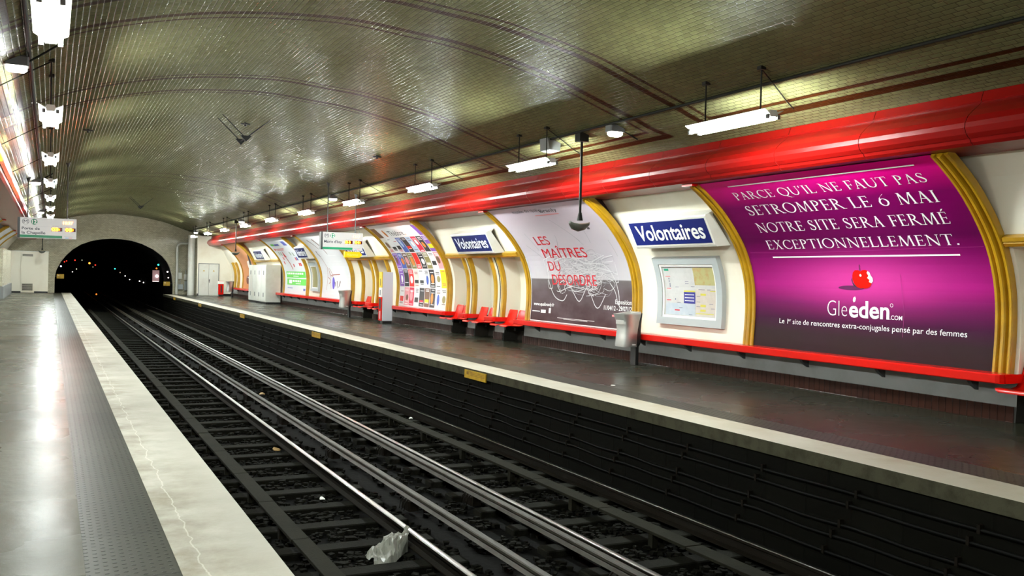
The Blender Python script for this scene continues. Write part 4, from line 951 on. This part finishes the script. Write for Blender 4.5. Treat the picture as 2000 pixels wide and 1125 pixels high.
# ---------------------------------------------------------------- train indicators
def indicator(x0, x1, y, z0, z1, dest, t1, t2, label):
    r = thing('train_indicator', ((x0+x1)/2, y, z0), label, 'sign')
    b = MB(); b.bbox(x0-.05, x1, y, y+.22, z0, z1, .01); bx = b.build('housing', M_LGREY, r)
    W_, H_ = x1-x0, z1-z0
    def f(n): return lambda u, v: (x0+u*W_, y-n, z0+v*H_)
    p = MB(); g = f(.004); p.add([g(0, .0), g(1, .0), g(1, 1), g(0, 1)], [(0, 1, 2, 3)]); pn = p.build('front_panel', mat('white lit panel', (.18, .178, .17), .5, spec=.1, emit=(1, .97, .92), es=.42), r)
    k = MB(); rect(k, -.045, 0, 0, 1, f(.006)); k.build('side_strip', M_BLACK, pn)
    f2, f3, f4 = f(.007), f(.010), f(.013)
    m = MB(); rect(m, 0, .745, .02, .145, f2); m.build('green_band', M_GREEN, pn)
    c = MB(); asp = W_/H_; disc(c, .245, .795, .058, .058*asp, f2); dc = c.build('line_badge', M_GREEN, pn)
    t = MB(); text(t, '12', f3, .205, .288, .705, .88, off=.02); t.build('line_number', M_INK_W, dc)
    c = MB(); ring(c, .095, .795, .06, .06*asp, .008, f2); text(c, 'M', f2, .063, .127, .715, .875); 
    lines = dest.split('|')
    if len(lines) == 1: text(c, lines[0], f2, .035, .475, .385, .535, off=.012)
    else: text(c, lines[0], f2, .03, .345, .40, .53, off=.012); text(c, lines[1], f2, .03, .445, .195, .325, off=.012)
    c.build('lettering', mat('dark blue grey lettering', (.012, .016, .03), .6, spec=.1), pn)
    c = MB(); rect(c, .03, .98, .565, .572, f2); rect(c, .57, .68, .60, .615, f2); rect(c, .81, .91, .60, .615, f2); rect(c, .78, .94, .105, .115, f2); c.build('rule', M_INK_G, pn)
    c = MB(); rect(c, .55, .745, .36, .54, f2); rect(c, .795, .985, .36, .54, f2); dw = c.build('display_window', M_LEDK, pn)
    c = MB(); text(c, t1, f3, .555, .675, .385, .525, off=.03); text(c, t2, f3, .80, .92, .385, .525, off=.03); c.build('minutes', M_LED, dw)
    c = MB(); rect(c, .685, .70, .40, .50, f3); rect(c, .93, .945, .40, .50, f3); c.build('red_dots', M_LEDR, dw)
    c = MB(); text(c, '11:37', f3, .76, .935, .735, .85, off=.03); c.build('clock_digits', mat('bright amber clock', (1, .5, .1), .5, emit=(1, .16, .006), es=140.0), pn)
    c = MB(); rect(c, .80, .86, .03, .07, f2); c.build('blue_logo', mat('pale blue print', (.22, .38, .60), .45), pn); c = MB(); rect(c, .86, .92, .03, .07, f2); c.build('pink_logo', mat('pink print', (.70, .30, .32), .45), pn)
    for u in (.13, .83):
        x = x0+u*W_; h = MB(); h.tube([(x, y+.1, z1-.005), (x, y+.1, cz(x)+.01)], .016, 8); h.tube([(x, y+.1, z1), (x, y+.1, z1+.05)], .03, 8); h.tube([(x, y+.1, cz(x)-.13), (x, y+.1, cz(x)+.02)], [.02, .07], 8); h.build('hanger_pole', mat('dull grey pole', (.09, .09, .085), .5), r)
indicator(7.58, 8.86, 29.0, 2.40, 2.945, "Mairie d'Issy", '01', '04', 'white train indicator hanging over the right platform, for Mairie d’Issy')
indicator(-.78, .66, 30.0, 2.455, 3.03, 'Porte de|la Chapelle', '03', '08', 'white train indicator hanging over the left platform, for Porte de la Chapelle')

# ---------------------------------------------------------------- hanging loudspeaker arms, emergency lights, pipes, V hangers
def drop_arm(x, y, z, label):
    r = thing('hanging_camera', (x, y, z), label, 'camera')
    p = MB(); zt = cz(x)+.02; p.tube([(x, y, z+.14), (x, y, zt)], .024, 8); p.tube([(x, y, z+.10), (x, y, z+.24)], [.055, .03], 8); p.box(x-.09, x+.09, y-.09, y+.09, zt-.17, zt); p.build('pole', M_IRON, r)
    h = MB(); loops = []
    for u, wz, wy, dz in ((-.20, .02, .03, .075), (-.195, .05, .06, .055), (-.14, .085, .10, .02), (-.03, .10, .12, .0), (.08, .085, .11, .015), (.16, .05, .075, .045), (.195, .015, .02, .075)):
        loops.append([(x+u, y+wy*math.cos(a)*1.0, z+dz+(wz*math.sin(a) if math.sin(a) < 0 else wz*.45*math.sin(a))) for a in [2*math.pi*k/12 for k in range(12)]])
    h.loft(loops, cap=True, smooth=True); h.build('camera_housing', mat('grey green plastic', (.07, .075, .06), .35), r)
drop_arm(8.43, 14.6, 2.60, 'grey shell-shaped camera on a long pole in front of the grey billboard')
drop_arm(8.45, 49.4, 2.55, 'far dark camera on a pole in front of the orange billboard')
drop_arm(-.45, 64.5, 2.55, 'small far dark camera on a pole above the left end cabin')
def flood(x, y, label):
    z = cz(x); r = thing('emergency_light', (x, y, z-.08), label, 'lamp')
    b = MB(); b.bbox(x-.14, x+.14, y-.10, y+.10, z-.10, z+.03, .02); b.build('housing', M_HOODT, r)
    g = MB(); L = [[(x+a*s*.12, y+b*s*.085, zz) for a, b in ((-1, -.6), (-.6, -1), (.6, -1), (1, -.6), (1, .6), (.6, 1), (-.6, 1), (-1, .6))] for s, zz in ((1, z-.10), (1, z-.14), (.75, z-.17))]
    g.loft(L, cap=True); g.build('diffuser', M_FLOOD, r)
    a = MB(); a.tube([(x+.12, y, z-.04), (x+.45, y, cz(x+.45)-.03)], .014, 6); a.build('arm', M_IRON, r)
for x, y, lb in ((8.46, 13.55, 'small lit emergency light on the vault beside the nearest pole'), (8.42, 31.0, 'small lit emergency light above the right train indicator'), (8.5, 48.2, 'small lit emergency light near the far pole, right vault'), (8.5, 64.6, 'small lit emergency light farthest along the right vault'), (-.42, 13.4, 'small lit emergency light on the left vault near the first lamp'), (-.42, 31.6, 'small lit emergency light on the left vault above the left sign'), (-.42, 48.6, 'small far lit emergency light on the left vault')): flood(x, y, lb)
def speaker(x, y, lb):
    z = cz(x); r = thing('loudspeaker', (x, y, z-.1), lb, 'speaker')
    b = MB(); b.loft([[(x-.10, y-.19, z-.19), (x+.12, y-.19, z-.21), (x+.12, y+.19, z-.21), (x-.10, y+.19, z-.19)], [(x-.13, y-.16, z+.03), (x+.15, y-.16, z-.06), (x+.15, y+.16, z-.06), (x-.13, y+.16, z+.03)]], cap=True); b.build('cabinet', M_HOODT, r)
    g = MB(); g.loft([[(x-.09, y-.17, z-.197), (x+.11, y-.17, z-.217), (x+.11, y+.17, z-.217), (x-.09, y+.17, z-.197)], [(x-.09, y-.17, z-.19), (x+.11, y-.17, z-.205), (x+.11, y+.17, z-.205), (x-.09, y+.17, z-.19)]], cap=True); g.build('grille', M_LGREY, r)
speaker(8.40, 15.75, 'dark wedge-shaped loudspeaker on the vault above the second lamp')
for x, nm in ((8.33, 'right'), (-.28, 'left')):
    z = cz(x)-.02; mb = MB(); mb.tube([(x, Y0+.1, z), (x, 66.8, z)], .022, 8)
    tag(mb.build('ceiling_conduit', [M_IRON], None, (x, 30, z)), 'long dark conduit running along the vault above the %s lamps' % nm, 'pipe')
for k, (y, lb) in enumerate(((22.4, 'black V-shaped hanger at the crown of the vault, nearer one'), (49.9, 'black V-shaped hanger at the crown of the vault, farther one'))):
    r = thing('cable_hanger', (3.95, y, 4.65), lb, 'hanger')
    for dy in (-.32, .32):
        b = MB()
        for x in (3.42, 4.50): b.tube([(x, y+dy, cz(x)+.01), (3.95, y+dy, 4.68)], .012, 5)
        b.loft([[(3.82, y+dy-.02, 4.74), (4.08, y+dy-.02, 4.74), (3.95, y+dy-.02, 4.60)], [(3.82, y+dy+.02, 4.74), (4.08, y+dy+.02, 4.74), (3.95, y+dy+.02, 4.60)]], cap=True)
        b.build('v_bracket', M_BLACK, r)
    b = MB(); b.tube([(3.95, y-.32, 4.69), (3.95, y+.32, 4.69)], .012, 5); b.build('tie_bar', M_BLACK, r)

for x, y, lb in ((4.09, 22.95, 'tiny black fixing on the vault crown just beside the nearer V-shaped hanger'), (.71, 23.1, 'tiny black fixing on the left haunch of the vault'), (7.29, 22.8, 'tiny black fixing on the right haunch of the vault above the lamps')):
    z = cz(x); mb = MB(); mb.tube([(x, y, z+.01), (x, y, z-.09)], .03, 6); mb.bbox(x-.11, x+.11, y-.03, y+.03, z-.05, z-.02, .005); mb.bbox(x-.03, x+.03, y-.09, y+.09, z-.05, z-.02, .005)
    tag(mb.build('ceiling_fixing', [M_BLACK], None, (x, y, z)), lb, 'fixing')

# ---------------------------------------------------------------- locker cabinet, far wall, door, ducts, boxes
def locker():
    x0, x1, y0, y1, h = 9.98, 10.74, 49.3, 54.0, 2.02
    r = thing('locker_cabinet', (x0+.3, (y0+y1)/2, 0), 'large white metal cabinet standing on the platform between billboards', 'cabinet')
    b = MB(); P = [(x0, .10), (x0, h), (x1-.02, h), (x1, .9), (x1, .10)]; b.prism(P, y0, y1); b.build('body', M_WHITE2, r)
    p = MB(); p.box(x0+.03, x1, y0+.03, y1-.03, 0, .10); p.build('plinth', M_BLACK, r)
    for k in range(4):
        ya = y0+.05+k*1.16; d = MB(); d.box(x0-.012, x0, ya, ya+1.11, .14, h-.06); dr = d.build('door', M_WHITE2, r)
        for z in (.35, 1.50): v = MB(); v.box(x0-.018, x0-.012, ya+.45, ya+.62, z, z+.22); v.build('vent_slot', M_HOODT, dr)
locker()
def far_wall():
    y = 64.6; mb = MB(); mb.box(8.62, 11.3, y, y+.12, 0, 3.9)
    struct(mb, 'wall_far_right', [M_CREAM]); b = MB(); b.box(8.62, 8.72, y-.02, y, 0, .14); b.box(10.0, 10.9, y-.02, y, 0, .14); struct(b, 'baseboard_far', [M_BLACK])
    r = bpy.data.objects.new('door_1', None); COL.objects.link(r); r.location = (9.35, y, 0); r['kind'] = 'structure'
    for a, c in ((8.74, 9.35), (9.36, 9.97)):
        d = MB(); d.bbox(a, c, y-.04, y, .02, 2.08, .008); lf = d.build('door_leaf', M_WHITE2, r)
        t = MB(); xm = (a+c)/2; t.add([(xm-.06, y-.043, 1.60), (xm+.06, y-.043, 1.60), (xm, y-.043, 1.70)], [(0, 1, 2)]); t.build('warning_triangle', M_YPLATE, lf)
    h = MB(); h.box(9.37, 9.42, y-.08, y-.04, .95, 1.08); h.box(9.38, 9.41, y-.07, y-.04, .86, .95); h.build('door_handle', M_BLACK, r)
    f = MB(); f.box(8.70, 8.74, y-.03, y, 0, 2.12); f.box(9.97, 10.01, y-.03, y, 0, 2.12); f.box(8.70, 10.01, y-.03, y, 2.08, 2.12); f.build('door_frame', M_HOODT, r)
    mb = MB(); mb.tube([(8.33, 65.2, 0), (8.33, 65.2, 3.95)], .22, 14); tag(mb.build('ventilation_duct', [M_WHITE2], None, (8.33, 65.2, 0)), 'thick round metal duct standing beside the far white door', 'pipe')
    mb = MB(); pts = [(7.62, 66.75, 0), (7.62, 66.75, 3.15)] + [(7.62+.28*(1-math.cos(a)), 66.75, 3.15+.28*math.sin(a)) for a in np.linspace(.2, math.pi/2, 6)] + [(8.3, 66.75, 3.43)]
    mb.tube(pts, .085, 10); tag(mb.build('bent_pipe', [M_WHITE2], None, (7.62, 66.75, 2.2)), 'pale bent pipe above the boxes on the far end wall', 'pipe')
    for x, z, w_, h_, lb in ((7.85, .35, .36, .34, 'lower left grey electrical box on the far end wall'), (8.25, .28, .26, .62, 'lower right tall grey electrical box on the far end wall'), (7.82, 1.05, .26, .42, 'upper left small electrical box on the far end wall'), (8.2, .98, .2, .38, 'upper right small electrical box on the far end wall')):
        r = thing('electrical_box', (x, 66.9, z), lb, 'box')
        b = MB(); b.bbox(x-w_/2, x+w_/2, 66.78, 66.99, z, z+h_, .01); b.build('case', M_LGREY if z < .5 else M_WHITE2, r)
        c = MB(); c.tube([(x, 66.9, z+h_), (x, 66.9, z+h_+.3)], .025, 6); c.build('conduit', M_LGREY, r)
    r = thing('call_box', (9.95, 63.6, 0), 'small red box with white top beside the far white door', 'box')
    b = MB(); b.bbox(9.82, 10.14, 63.45, 63.7, .12, 1.0, .01); b.build('case', M_RED, r); t = MB(); t.bbox(9.80, 10.16, 63.43, 63.72, .80, .98, .01); t.build('white_top', M_WHITE, r); t = MB(); t.box(9.95, 10.03, 63.44, 63.45, .25, .7); t.build('dark_slot', M_BLACK, r); t = MB(); t.box(9.86, 10.10, 63.5, 63.66, 0, .12); t.build('foot', M_BLACK, r)
far_wall()
def left_end():
    r = thing('technical_cabin', (-1.15, 66.3, 0), 'white cabin with louvred door at the far end of the left platform', 'cabin')
    b = MB(); b.box(-2.35, -.10, 65.9, 66.95, .10, 2.55); b.build('body', M_CREAM, r); p = MB(); p.box(-2.32, -.12, 65.93, 66.9, 0, .10); p.build('plinth', M_BLACK, r)
    d = MB(); d.box(-1.62, -.88, 65.86, 65.9, .02, 2.35); dr = d.build('door', M_CREAM, r)
    for z0, z1 in ((.14, .58), (2.27, 2.40)):
        v = MB(); v.box(-1.54, -.96, 65.84, 65.86, z0, z1); v.build('louvre_backing', M_DARK, dr)
        l = MB(); n = int((z1-z0)/.06)
        for k in range(n): l.box(-1.54, -.96, 65.825, 65.84, z0+(k+.3)*(z1-z0)/n, z0+(k+.62)*(z1-z0)/n)
        l.build('louvre', M_CREAM, dr)
    t = MB(); t.box(-2.37, -.08, 65.88, 66.97, 2.55, 2.60); t.build('roof', M_WHITE2, r)
    r = thing('platform_booth', (-2.4, 58.5, 0), 'white tiled booth with dark base against the far left wall', 'booth')
    b = MB(); x0, x1, y0, y1 = -2.62, -2.12, 53.3, 64.5
    for V, U in ((((x1, y0, .62), (x1, y1, .62), (x1, y1, 2.55), (x1, y0, 2.55)), ((y0, 0), (y1, 0), (y1, 1.93), (y0, 1.93))), (((x0, y0, .62), (x1, y0, .62), (x1, y0, 2.55), (x0+.3, y0, 2.5)), ((0, 0), (.5, 0), (.5, 1.93), (0, 1.93)))): b.add(V, [(0, 1, 2, 3)], list(U))
    b.quad((x0, y1, .62), (x1, y1, .62), (x1, y1, 2.5), (x0+.3, y1, 2.5)); b.quad((x0+.3, y0, 2.5), (x1, y0, 2.55), (x1, y1, 2.55), (x0+.3, y1, 2.5)); b.build('walls', M_TILE_E, r)
    p = MB(); p.box(x0, x1+.05, y0-.05, y1, 0, .62); p.build('base', M_GREY, r)
left_end()

# ---------------------------------------------------------------- tracks
def rail(x, zt, label, h=.14, hw=.036, head=M_HEAD):
    r = thing('running_rail', (x, 30, zt-h), label, 'rail')
    mb = MB(); y0, y1 = Y0, 120
    P = [(-.065, -h), (.065, -h), (.065, -h+.012), (.012, -h+.03), (.010, -.045), (hw, -.032), (hw, -.008), (-hw, -.008), (-hw, -.032), (-.010, -.045), (-.012, -h+.03), (-.065, -h+.012)]
    mb.prism([(x+a, zt+b) for a, b in P], y0, y1); mb.build('rail_body', M_RAIL, r)
    t = MB(); t.prism([(x-hw+.002, zt-.0075), (x-hw*.95, zt-.003), (x-hw*.5, zt), (x+hw*.5, zt), (x+hw*.95, zt-.003), (x+hw-.002, zt-.0075)], y0, y1, smooth=True); t.build('rail_head', head, r)
rail(1.93, -1.0, 'left running rail of the left track, below the platform edge')
rail(3.42, -1.0, 'bright running rail of the left track with the plastic bag beside it')
rail(4.98, -1.0, 'left running rail of the right track, beside the dull conductor rail')
rail(6.52, -1.0, 'running rail of the right track nearest the right platform', h=.15)
def conductor(x, zt, label):
    r = thing('conductor_rail', (x, 30, zt-.1), label, 'rail')
    mb = MB(); P = [(-.055, -.085), (.055, -.085), (.03, -.06), (.018, -.045), (.045, -.03), (.045, -.006), (.03, 0), (-.03, 0), (-.045, -.006), (-.045, -.03), (-.018, -.045), (-.03, -.06)]
    mb.prism([(x+a, zt+b) for a, b in P], Y0, 110); mb.build('rail_bar', M_COND, r)
    for k in range(16):
        y = 7.3 + k*3.44; b = MB(); b.bbox(x-.07, x+.07, y-.14, y+.14, -1.16, zt-.085, .02)
        for q in (-.08, 0, .08): b.tube([(x-.055, y+q, zt-.085), (x-.10, y+q, zt-.12), (x-.11, y+q, -1.16)], .006, 5)
        b.build('insulator', M_RAIL, r)
conductor(3.95, -.94, 'dull conductor rail of the left track, between the two tracks'); conductor(4.76, -.95, 'dull conductor rail of the right track, between the two tracks')
def guard(x0, x1, zt, label, posts):
    r = thing('guard_board', ((x0+x1)/2, 30, zt-.03), label, 'board')
    mb = MB(); y = Y0
    while y < 66: mb.bbox(x0+random.uniform(-.004, .004), x1+random.uniform(-.004, .004), y+.006, y+1.66, zt-.03, zt+random.uniform(-.003, .003), .004); y += 1.668
    mb.build('planks', M_BOARD, r)
    for k in range(30): y = 6.6 + k*1.72; b = MB(); b.box(x0+.02, x0+.09, y-.04, y+.04, -1.17, zt-.03); b.box(x1-.07, x1-.02, y-.04, y+.04, -1.17, zt-.03); b.build('post', M_BOARD, r)
guard(2.20, 2.38, -.995, 'grey plank guard board along the left track', True); guard(5.74, 5.94, -.985, 'grey plank guard board along the right track on short posts', True)
for nm, x0, x1 in (('left', 1.62, 3.74), ('right', 4.66, 6.78)):
    first = None
    for k in range(72):
        y = 4.33 + k*.86
        if first is None:
            mb = MB(); mb.bbox(x0, x1, y-.12, y+.12, -1.24, -1.145, .012)
            first = mb.build('sleeper', [M_WOOD], None, ((x0+x1)/2, y, -1.24)); o = first
        else:
            o = first.copy(); COL.objects.link(o); o.location.y = y; o.location.x += random.uniform(-.03, .03)
        tag(o, 'sooty wooden sleeper under the rails of the %s track' % nm, 'sleeper', 'sleepers of the %s track' % nm)
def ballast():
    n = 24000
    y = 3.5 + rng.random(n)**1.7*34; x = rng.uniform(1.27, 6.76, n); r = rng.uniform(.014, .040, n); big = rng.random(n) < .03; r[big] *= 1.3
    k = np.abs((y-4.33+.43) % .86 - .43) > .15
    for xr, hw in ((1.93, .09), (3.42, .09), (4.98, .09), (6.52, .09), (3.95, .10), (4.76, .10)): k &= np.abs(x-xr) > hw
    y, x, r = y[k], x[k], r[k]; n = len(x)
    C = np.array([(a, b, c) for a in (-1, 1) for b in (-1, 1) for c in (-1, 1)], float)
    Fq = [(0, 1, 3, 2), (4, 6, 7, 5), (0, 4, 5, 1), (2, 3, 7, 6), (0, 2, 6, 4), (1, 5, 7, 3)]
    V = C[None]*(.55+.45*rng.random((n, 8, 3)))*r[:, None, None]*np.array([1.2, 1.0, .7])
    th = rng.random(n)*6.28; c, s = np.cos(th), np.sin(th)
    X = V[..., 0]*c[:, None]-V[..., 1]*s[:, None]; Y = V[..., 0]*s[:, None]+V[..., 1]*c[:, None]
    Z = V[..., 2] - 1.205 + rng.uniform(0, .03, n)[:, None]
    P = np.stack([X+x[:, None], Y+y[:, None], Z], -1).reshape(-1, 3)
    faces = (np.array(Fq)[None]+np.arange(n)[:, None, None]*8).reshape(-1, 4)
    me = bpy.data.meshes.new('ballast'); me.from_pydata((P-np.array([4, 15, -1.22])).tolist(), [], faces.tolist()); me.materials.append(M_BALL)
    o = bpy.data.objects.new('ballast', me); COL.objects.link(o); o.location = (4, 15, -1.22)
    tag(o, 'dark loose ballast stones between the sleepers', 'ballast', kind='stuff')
ballast()
# cables on the far trench wall
for k, (z, sag, lb) in enumerate(((-.30, .0, 'top straight cable on the right trench wall under the platform edge'), (-.42, .008, 'second cable on the right trench wall'), (-.62, .022, 'third sagging cable on the right trench wall'), (-.74, .022, 'fourth sagging cable on the right trench wall'), (-.92, .012, 'lowest cable on the right trench wall'))):
    r = thing('wall_cable', (6.81, 30, z), lb, 'cable'); mb = MB(); pts = []; y = 3.0
    while y < 66.5:
        pts.append((6.812, y, z - sag*(1-abs(((y/1.3) % 1)*2-1)) + .004*math.sin(y*3+k))); y += .325
    mb.tube(pts, .017, 6); mb.build('sheath', M_CABLE, r)
    for q in range(24):
        y = 3.9+q*1.3+.1*k; b = MB(); b.box(6.79, 6.842, y-.015, y+.015, z-.03, z+.045); b.build('clip', M_RAIL, r)
for k, (y, lb) in enumerate(((15.3, 'yellow warning plate under the right platform edge, nearest one'), (26.45, 'yellow warning plate under the right platform edge, second one'), (37.9, 'yellow warning plate under the right platform edge, third one'), (49.6, 'yellow warning plate under the right platform edge, fourth one'), (60.4, 'tiny yellow warning plate under the right platform edge, farthest one'))):
    r = thing('warning_plate', (6.78, y, -.15), lb, 'sign'); b = MB(); b.box(6.775, 6.797, y-.46, y+.46, -.165, -.02); pl = b.build('plate', M_YPLATE, r)
    t = MB(); t.box(6.772, 6.7745, y+.27, y+.36, -.10, -.045)
    for v in (-.055, -.08, -.105): t.box(6.772, 6.7745, y-.40, y+.20, v, v+.007)
    t.build('plate_text', mat('dark plate print', (.25, .12, .02), .5), pl)

# ---------------------------------------------------------------- litter
def bag():
    r = thing('plastic_bag', (3.15, 9.1, -1.18), 'crumpled clear plastic bag lying against the bright rail', 'bag')
    R = random.Random(5); mb = MB(); nu, nv = 22, 16; V = []
    # a crumpled sheet hump that climbs from the ballast on the left to the rail head on the right
    for i in range(nu+1):
        u = i/nu
        for j in range(nv+1):
            v = j/nv
            x = 2.86 + .50*u + .015*math.sin(9*v+4*u); wd = (.17 + .10*math.sin(math.pi*min(1, u*1.1)))*(1-.45*u*u)
            y = 8.93 + .30*u + (v-.5)*2*wd*(1+.12*math.sin(7*u+2*v))
            h = (.05 + .20*u)*math.sin(math.pi*v)**.55*math.sin(math.pi*(.12+.80*u))**.5 if u < .97 else .17*math.sin(math.pi*v)**.5
            cr = .030*math.sin(11*u+5*v)*math.sin(8*v-3*u) + .022*abs(math.sin(17*u-9*v)) + R.uniform(-.010, .010)
            V.append((x + R.uniform(-.006, .006), y + R.uniform(-.006, .006), max(-1.178, -1.175 + h + (cr if 0 < j < nv else 0))))
    mb.add(V, [(i*(nv+1)+j, (i+1)*(nv+1)+j, (i+1)*(nv+1)+j+1, i*(nv+1)+j+1) for i in range(nu) for j in range(nv)])
    mb.build('film', M_BAG, r)
    t = MB(); t.loft([[(3.34+.012*math.cos(a), 9.22, -1.0+.012*math.sin(a)) for a in [k*1.05 for k in range(6)]], [(3.375+.03*math.cos(a), 9.27, -.965+.02*math.sin(a)) for a in [k*1.05 for k in range(6)]]], cap=True, smooth=True); t.build('knotted_neck', M_BAG, r)
bag()
def scrap(name, x, y, z, sxx, sy, sz, m, label, cat):
    R = random.Random(int(x*100+y)); mb = MB(); loops = []
    for i in range(4):
        v = -1+2*i/3; q = [.6, 1, .95, .55][i]; loops.append([(x+sxx*v, y+sy*q*math.cos(a)*(1+R.uniform(-.25, .25)), z+sz*(.5+.5*math.sin(a))*q*(1+R.uniform(-.3, .3))) for a in [2*math.pi*k/8 for k in range(8)]])
    mb.loft(loops, cap=True); tag(mb.build(name, [m], None, (x, y, z)), label, cat)
scrap('paper_scrap', 6.66, 10.5, -1.19, .09, .16, .07, M_WHITE2, 'crumpled white paper between the far rail and the right trench wall', 'litter')
scrap('paper_scrap', 3.10, 11.6, -1.17, .03, .05, .03, M_WHITE, 'tiny white paper ball between sleepers of the left track', 'litter')
scrap('cup_lid', 4.42, 22.0, -1.17, .06, .08, .06, mat('tan card', (.45, .30, .14), .6), 'small tan paper cup between the two tracks', 'litter')
scrap('wood_chip', 3.28, 15.1, -1.17, .05, .14, .03, mat('ochre wood', (.30, .18, .05), .7), 'thin ochre strip beside the bright rail', 'litter')
scrap('wrapper', 6.72, 7.2, -1.19, .03, .05, .03, mat('turquoise foil', (.01, .28, .32), .4), 'small turquoise wrapper beside the right trench wall', 'litter')
scrap('paper_scrap', 6.0, 16.4, -.98, .03, .05, .03, M_WHITE, 'small white scrap on the right guard board', 'litter')
scrap('paper_scrap', 6.64, 13.2, -1.19, .05, .06, .04, M_WHITE2, 'small grey paper beside the far rail, beyond the larger paper', 'litter')
scrap('paper_scrap', 7.95, 12.6, .004, .03, .05, .012, M_WHITE, 'tiny white scrap on the right platform by the studded strip', 'litter')

# ---------------------------------------------------------------- lights and plates in the tunnel
def signal(x, y, z, col, es, rad, label):
    r = thing('tunnel_light', (x, y, z), label, 'light')
    d = 1 if x < 3.8 else -1
    zz = [p[1] for p in ARCH[1:10]]; wx = float(np.interp(z, zz, [p[0] for p in ARCH[1:10]])) if d > 0 else float(np.interp(z, [p[1] for p in ARCH[:-1]][::-1][:9], [p[0] for p in ARCH[:-1]][::-1][:9]))
    if abs(wx-x) > 1.2: wx = x - d*.2
    h = MB(); h.box(min(wx+d*.03, x), max(wx+d*.03, x), y-.08, y+.08, z-rad*1.3, z+rad*1.3); h.build('housing', M_TUN, r)
    g = MB(); g.ball((x+d*rad*.5, y-.1, z), rad, 10); g.build('lens', mat('signal ' + label.split(' tunnel')[0], col, .4, emit=col, es=es*.5), r)
WC, RC, CC, OC = (1, .95, .9), (1, .04, .02), (.05, .9, .7), (1, .25, .03)
sig = [(.60, 67.9, 1.70, (.75, .7, 1), 6, .065, 'bluish white tunnel light at the left edge of the mouth'), (.95, 80, 2.05, RC, 4, .055, 'left lower red tunnel light near the mouth'), (1.15, 84, 2.15, RC, 4, .055, 'left upper red tunnel light near the mouth'), (2.3, 110, 2.4, RC, 4, .09, 'pale red tunnel light left of the tall white one'),
       (1.75, 92, 1.25, WC, 5, .06, 'left lower white tunnel light'), (2.2, 98, 1.5, (.8, .85, .6), 3, .06, 'left upper greenish white tunnel light'), (3.25, 120, 2.5, (.7, .75, .5), 1.5, .08, 'dim pale tunnel light under the arch'), (4.3, 125, 2.2, OC, 9, .15, 'large orange red tunnel light in the middle'), (5.05, 128, 2.0, RC, 5, .10, 'red tunnel light right of the large orange one'), (4.7, 126, 1.75, (.8, .7, .5), 1.5, .07, 'dim tunnel light right below the orange one'),
       (6.9, 121, 1.60, CC, 5, .10, 'turquoise tunnel light in the middle distance'), (7.28, 118, 1.18, (.8, .6, .45), 1.5, .08, 'dim reddish tunnel light under the turquoise one'), (7.30, 110, .86, WC, 5, .08, 'white tunnel light on the right wall, first of four'), (7.33, 104, .54, WC, 3, .065, 'white tunnel light on the right wall, second of four'), (7.33, 92, .54, WC, 6, .08, 'white tunnel light on the right wall, third of four'), (7.33, 88, .48, WC, 6, .07, 'white tunnel light on the right wall, fourth of four'),
       (7.0, 72.3, 1.98, CC, 5, .08, 'turquoise signal tunnel light by the right mouth'), (6.9, 72.5, 1.72, OC, 2.5, .08, 'orange signal tunnel light below the turquoise one'), (7.22, 68.4, 1.50, (1, .85, .85), 5, .075, 'pinkish white tunnel light at the right mouth edge'), (7.25, 68.2, 1.10, (1, .8, .75), 4, .06, 'small white tunnel light above the right yellow plate'), (4.1, 100, -.9, OC, 3, .10, 'low orange tunnel light down on the track')]
for s in sig: signal(s[0], s[1], s[2], s[3], s[4], s[5]*.78, s[6])
def tunnel_plate(x, y, z, lb):
    r = thing('tunnel_plate', (x, y, z), lb, 'sign'); d = 1 if x < 3.8 else -1
    b = MB(); b.box(x-.21, x+.21, y, y+.02, z-.14, z+.14); p = b.build('plate', M_YPLATE, r); b = MB(); b.box(x-.16, x-.06, y-.004, y, z+.02, z+.10); b.build('plate_mark', mat('pale plate print', (.6, .5, .3), .5), p)
    b = MB(); b.box(min(x-d*.5, x-d*.15), max(x-d*.5, x-d*.15), y+.02, y+.05, z-.03, z+.03); b.build('bracket', M_BLACK, r)
tunnel_plate(.60, 67.6, 1.05, 'yellow plate inside the left side of the tunnel mouth'); tunnel_plate(7.08, 67.6, .70, 'yellow plate inside the right side of the tunnel mouth')
r = thing('signal_cabinet', (6.85, 72.6, .8), 'pinkish lit panel inside the right side of the tunnel', 'panel')
b = MB(); b.box(6.6, 7.25, 72.6, 72.8, .72, 1.62); b.build('case', M_TUN, r)
b = MB(); b.box(6.62, 7.08, 72.57, 72.6, .75, 1.58); b.build('lit_panel', mat('pink lit panel', (.4, .25, .25), .4, emit=(1, .6, .6), es=.22), r); b = MB(); b.ball((6.92, 72.54, 1.16), .10, 10); b.build('lamp', mat('white signal lens', (1, 1, 1), .4, emit=(1, .95, 1), es=6), r); b = MB(); b.box(6.64, 7.04, 72.55, 72.57, .76, .80); b.build('bright_sill', mat('white lit strip', (1, 1, 1), .4, emit=(1, .95, .9), es=1.5), r)
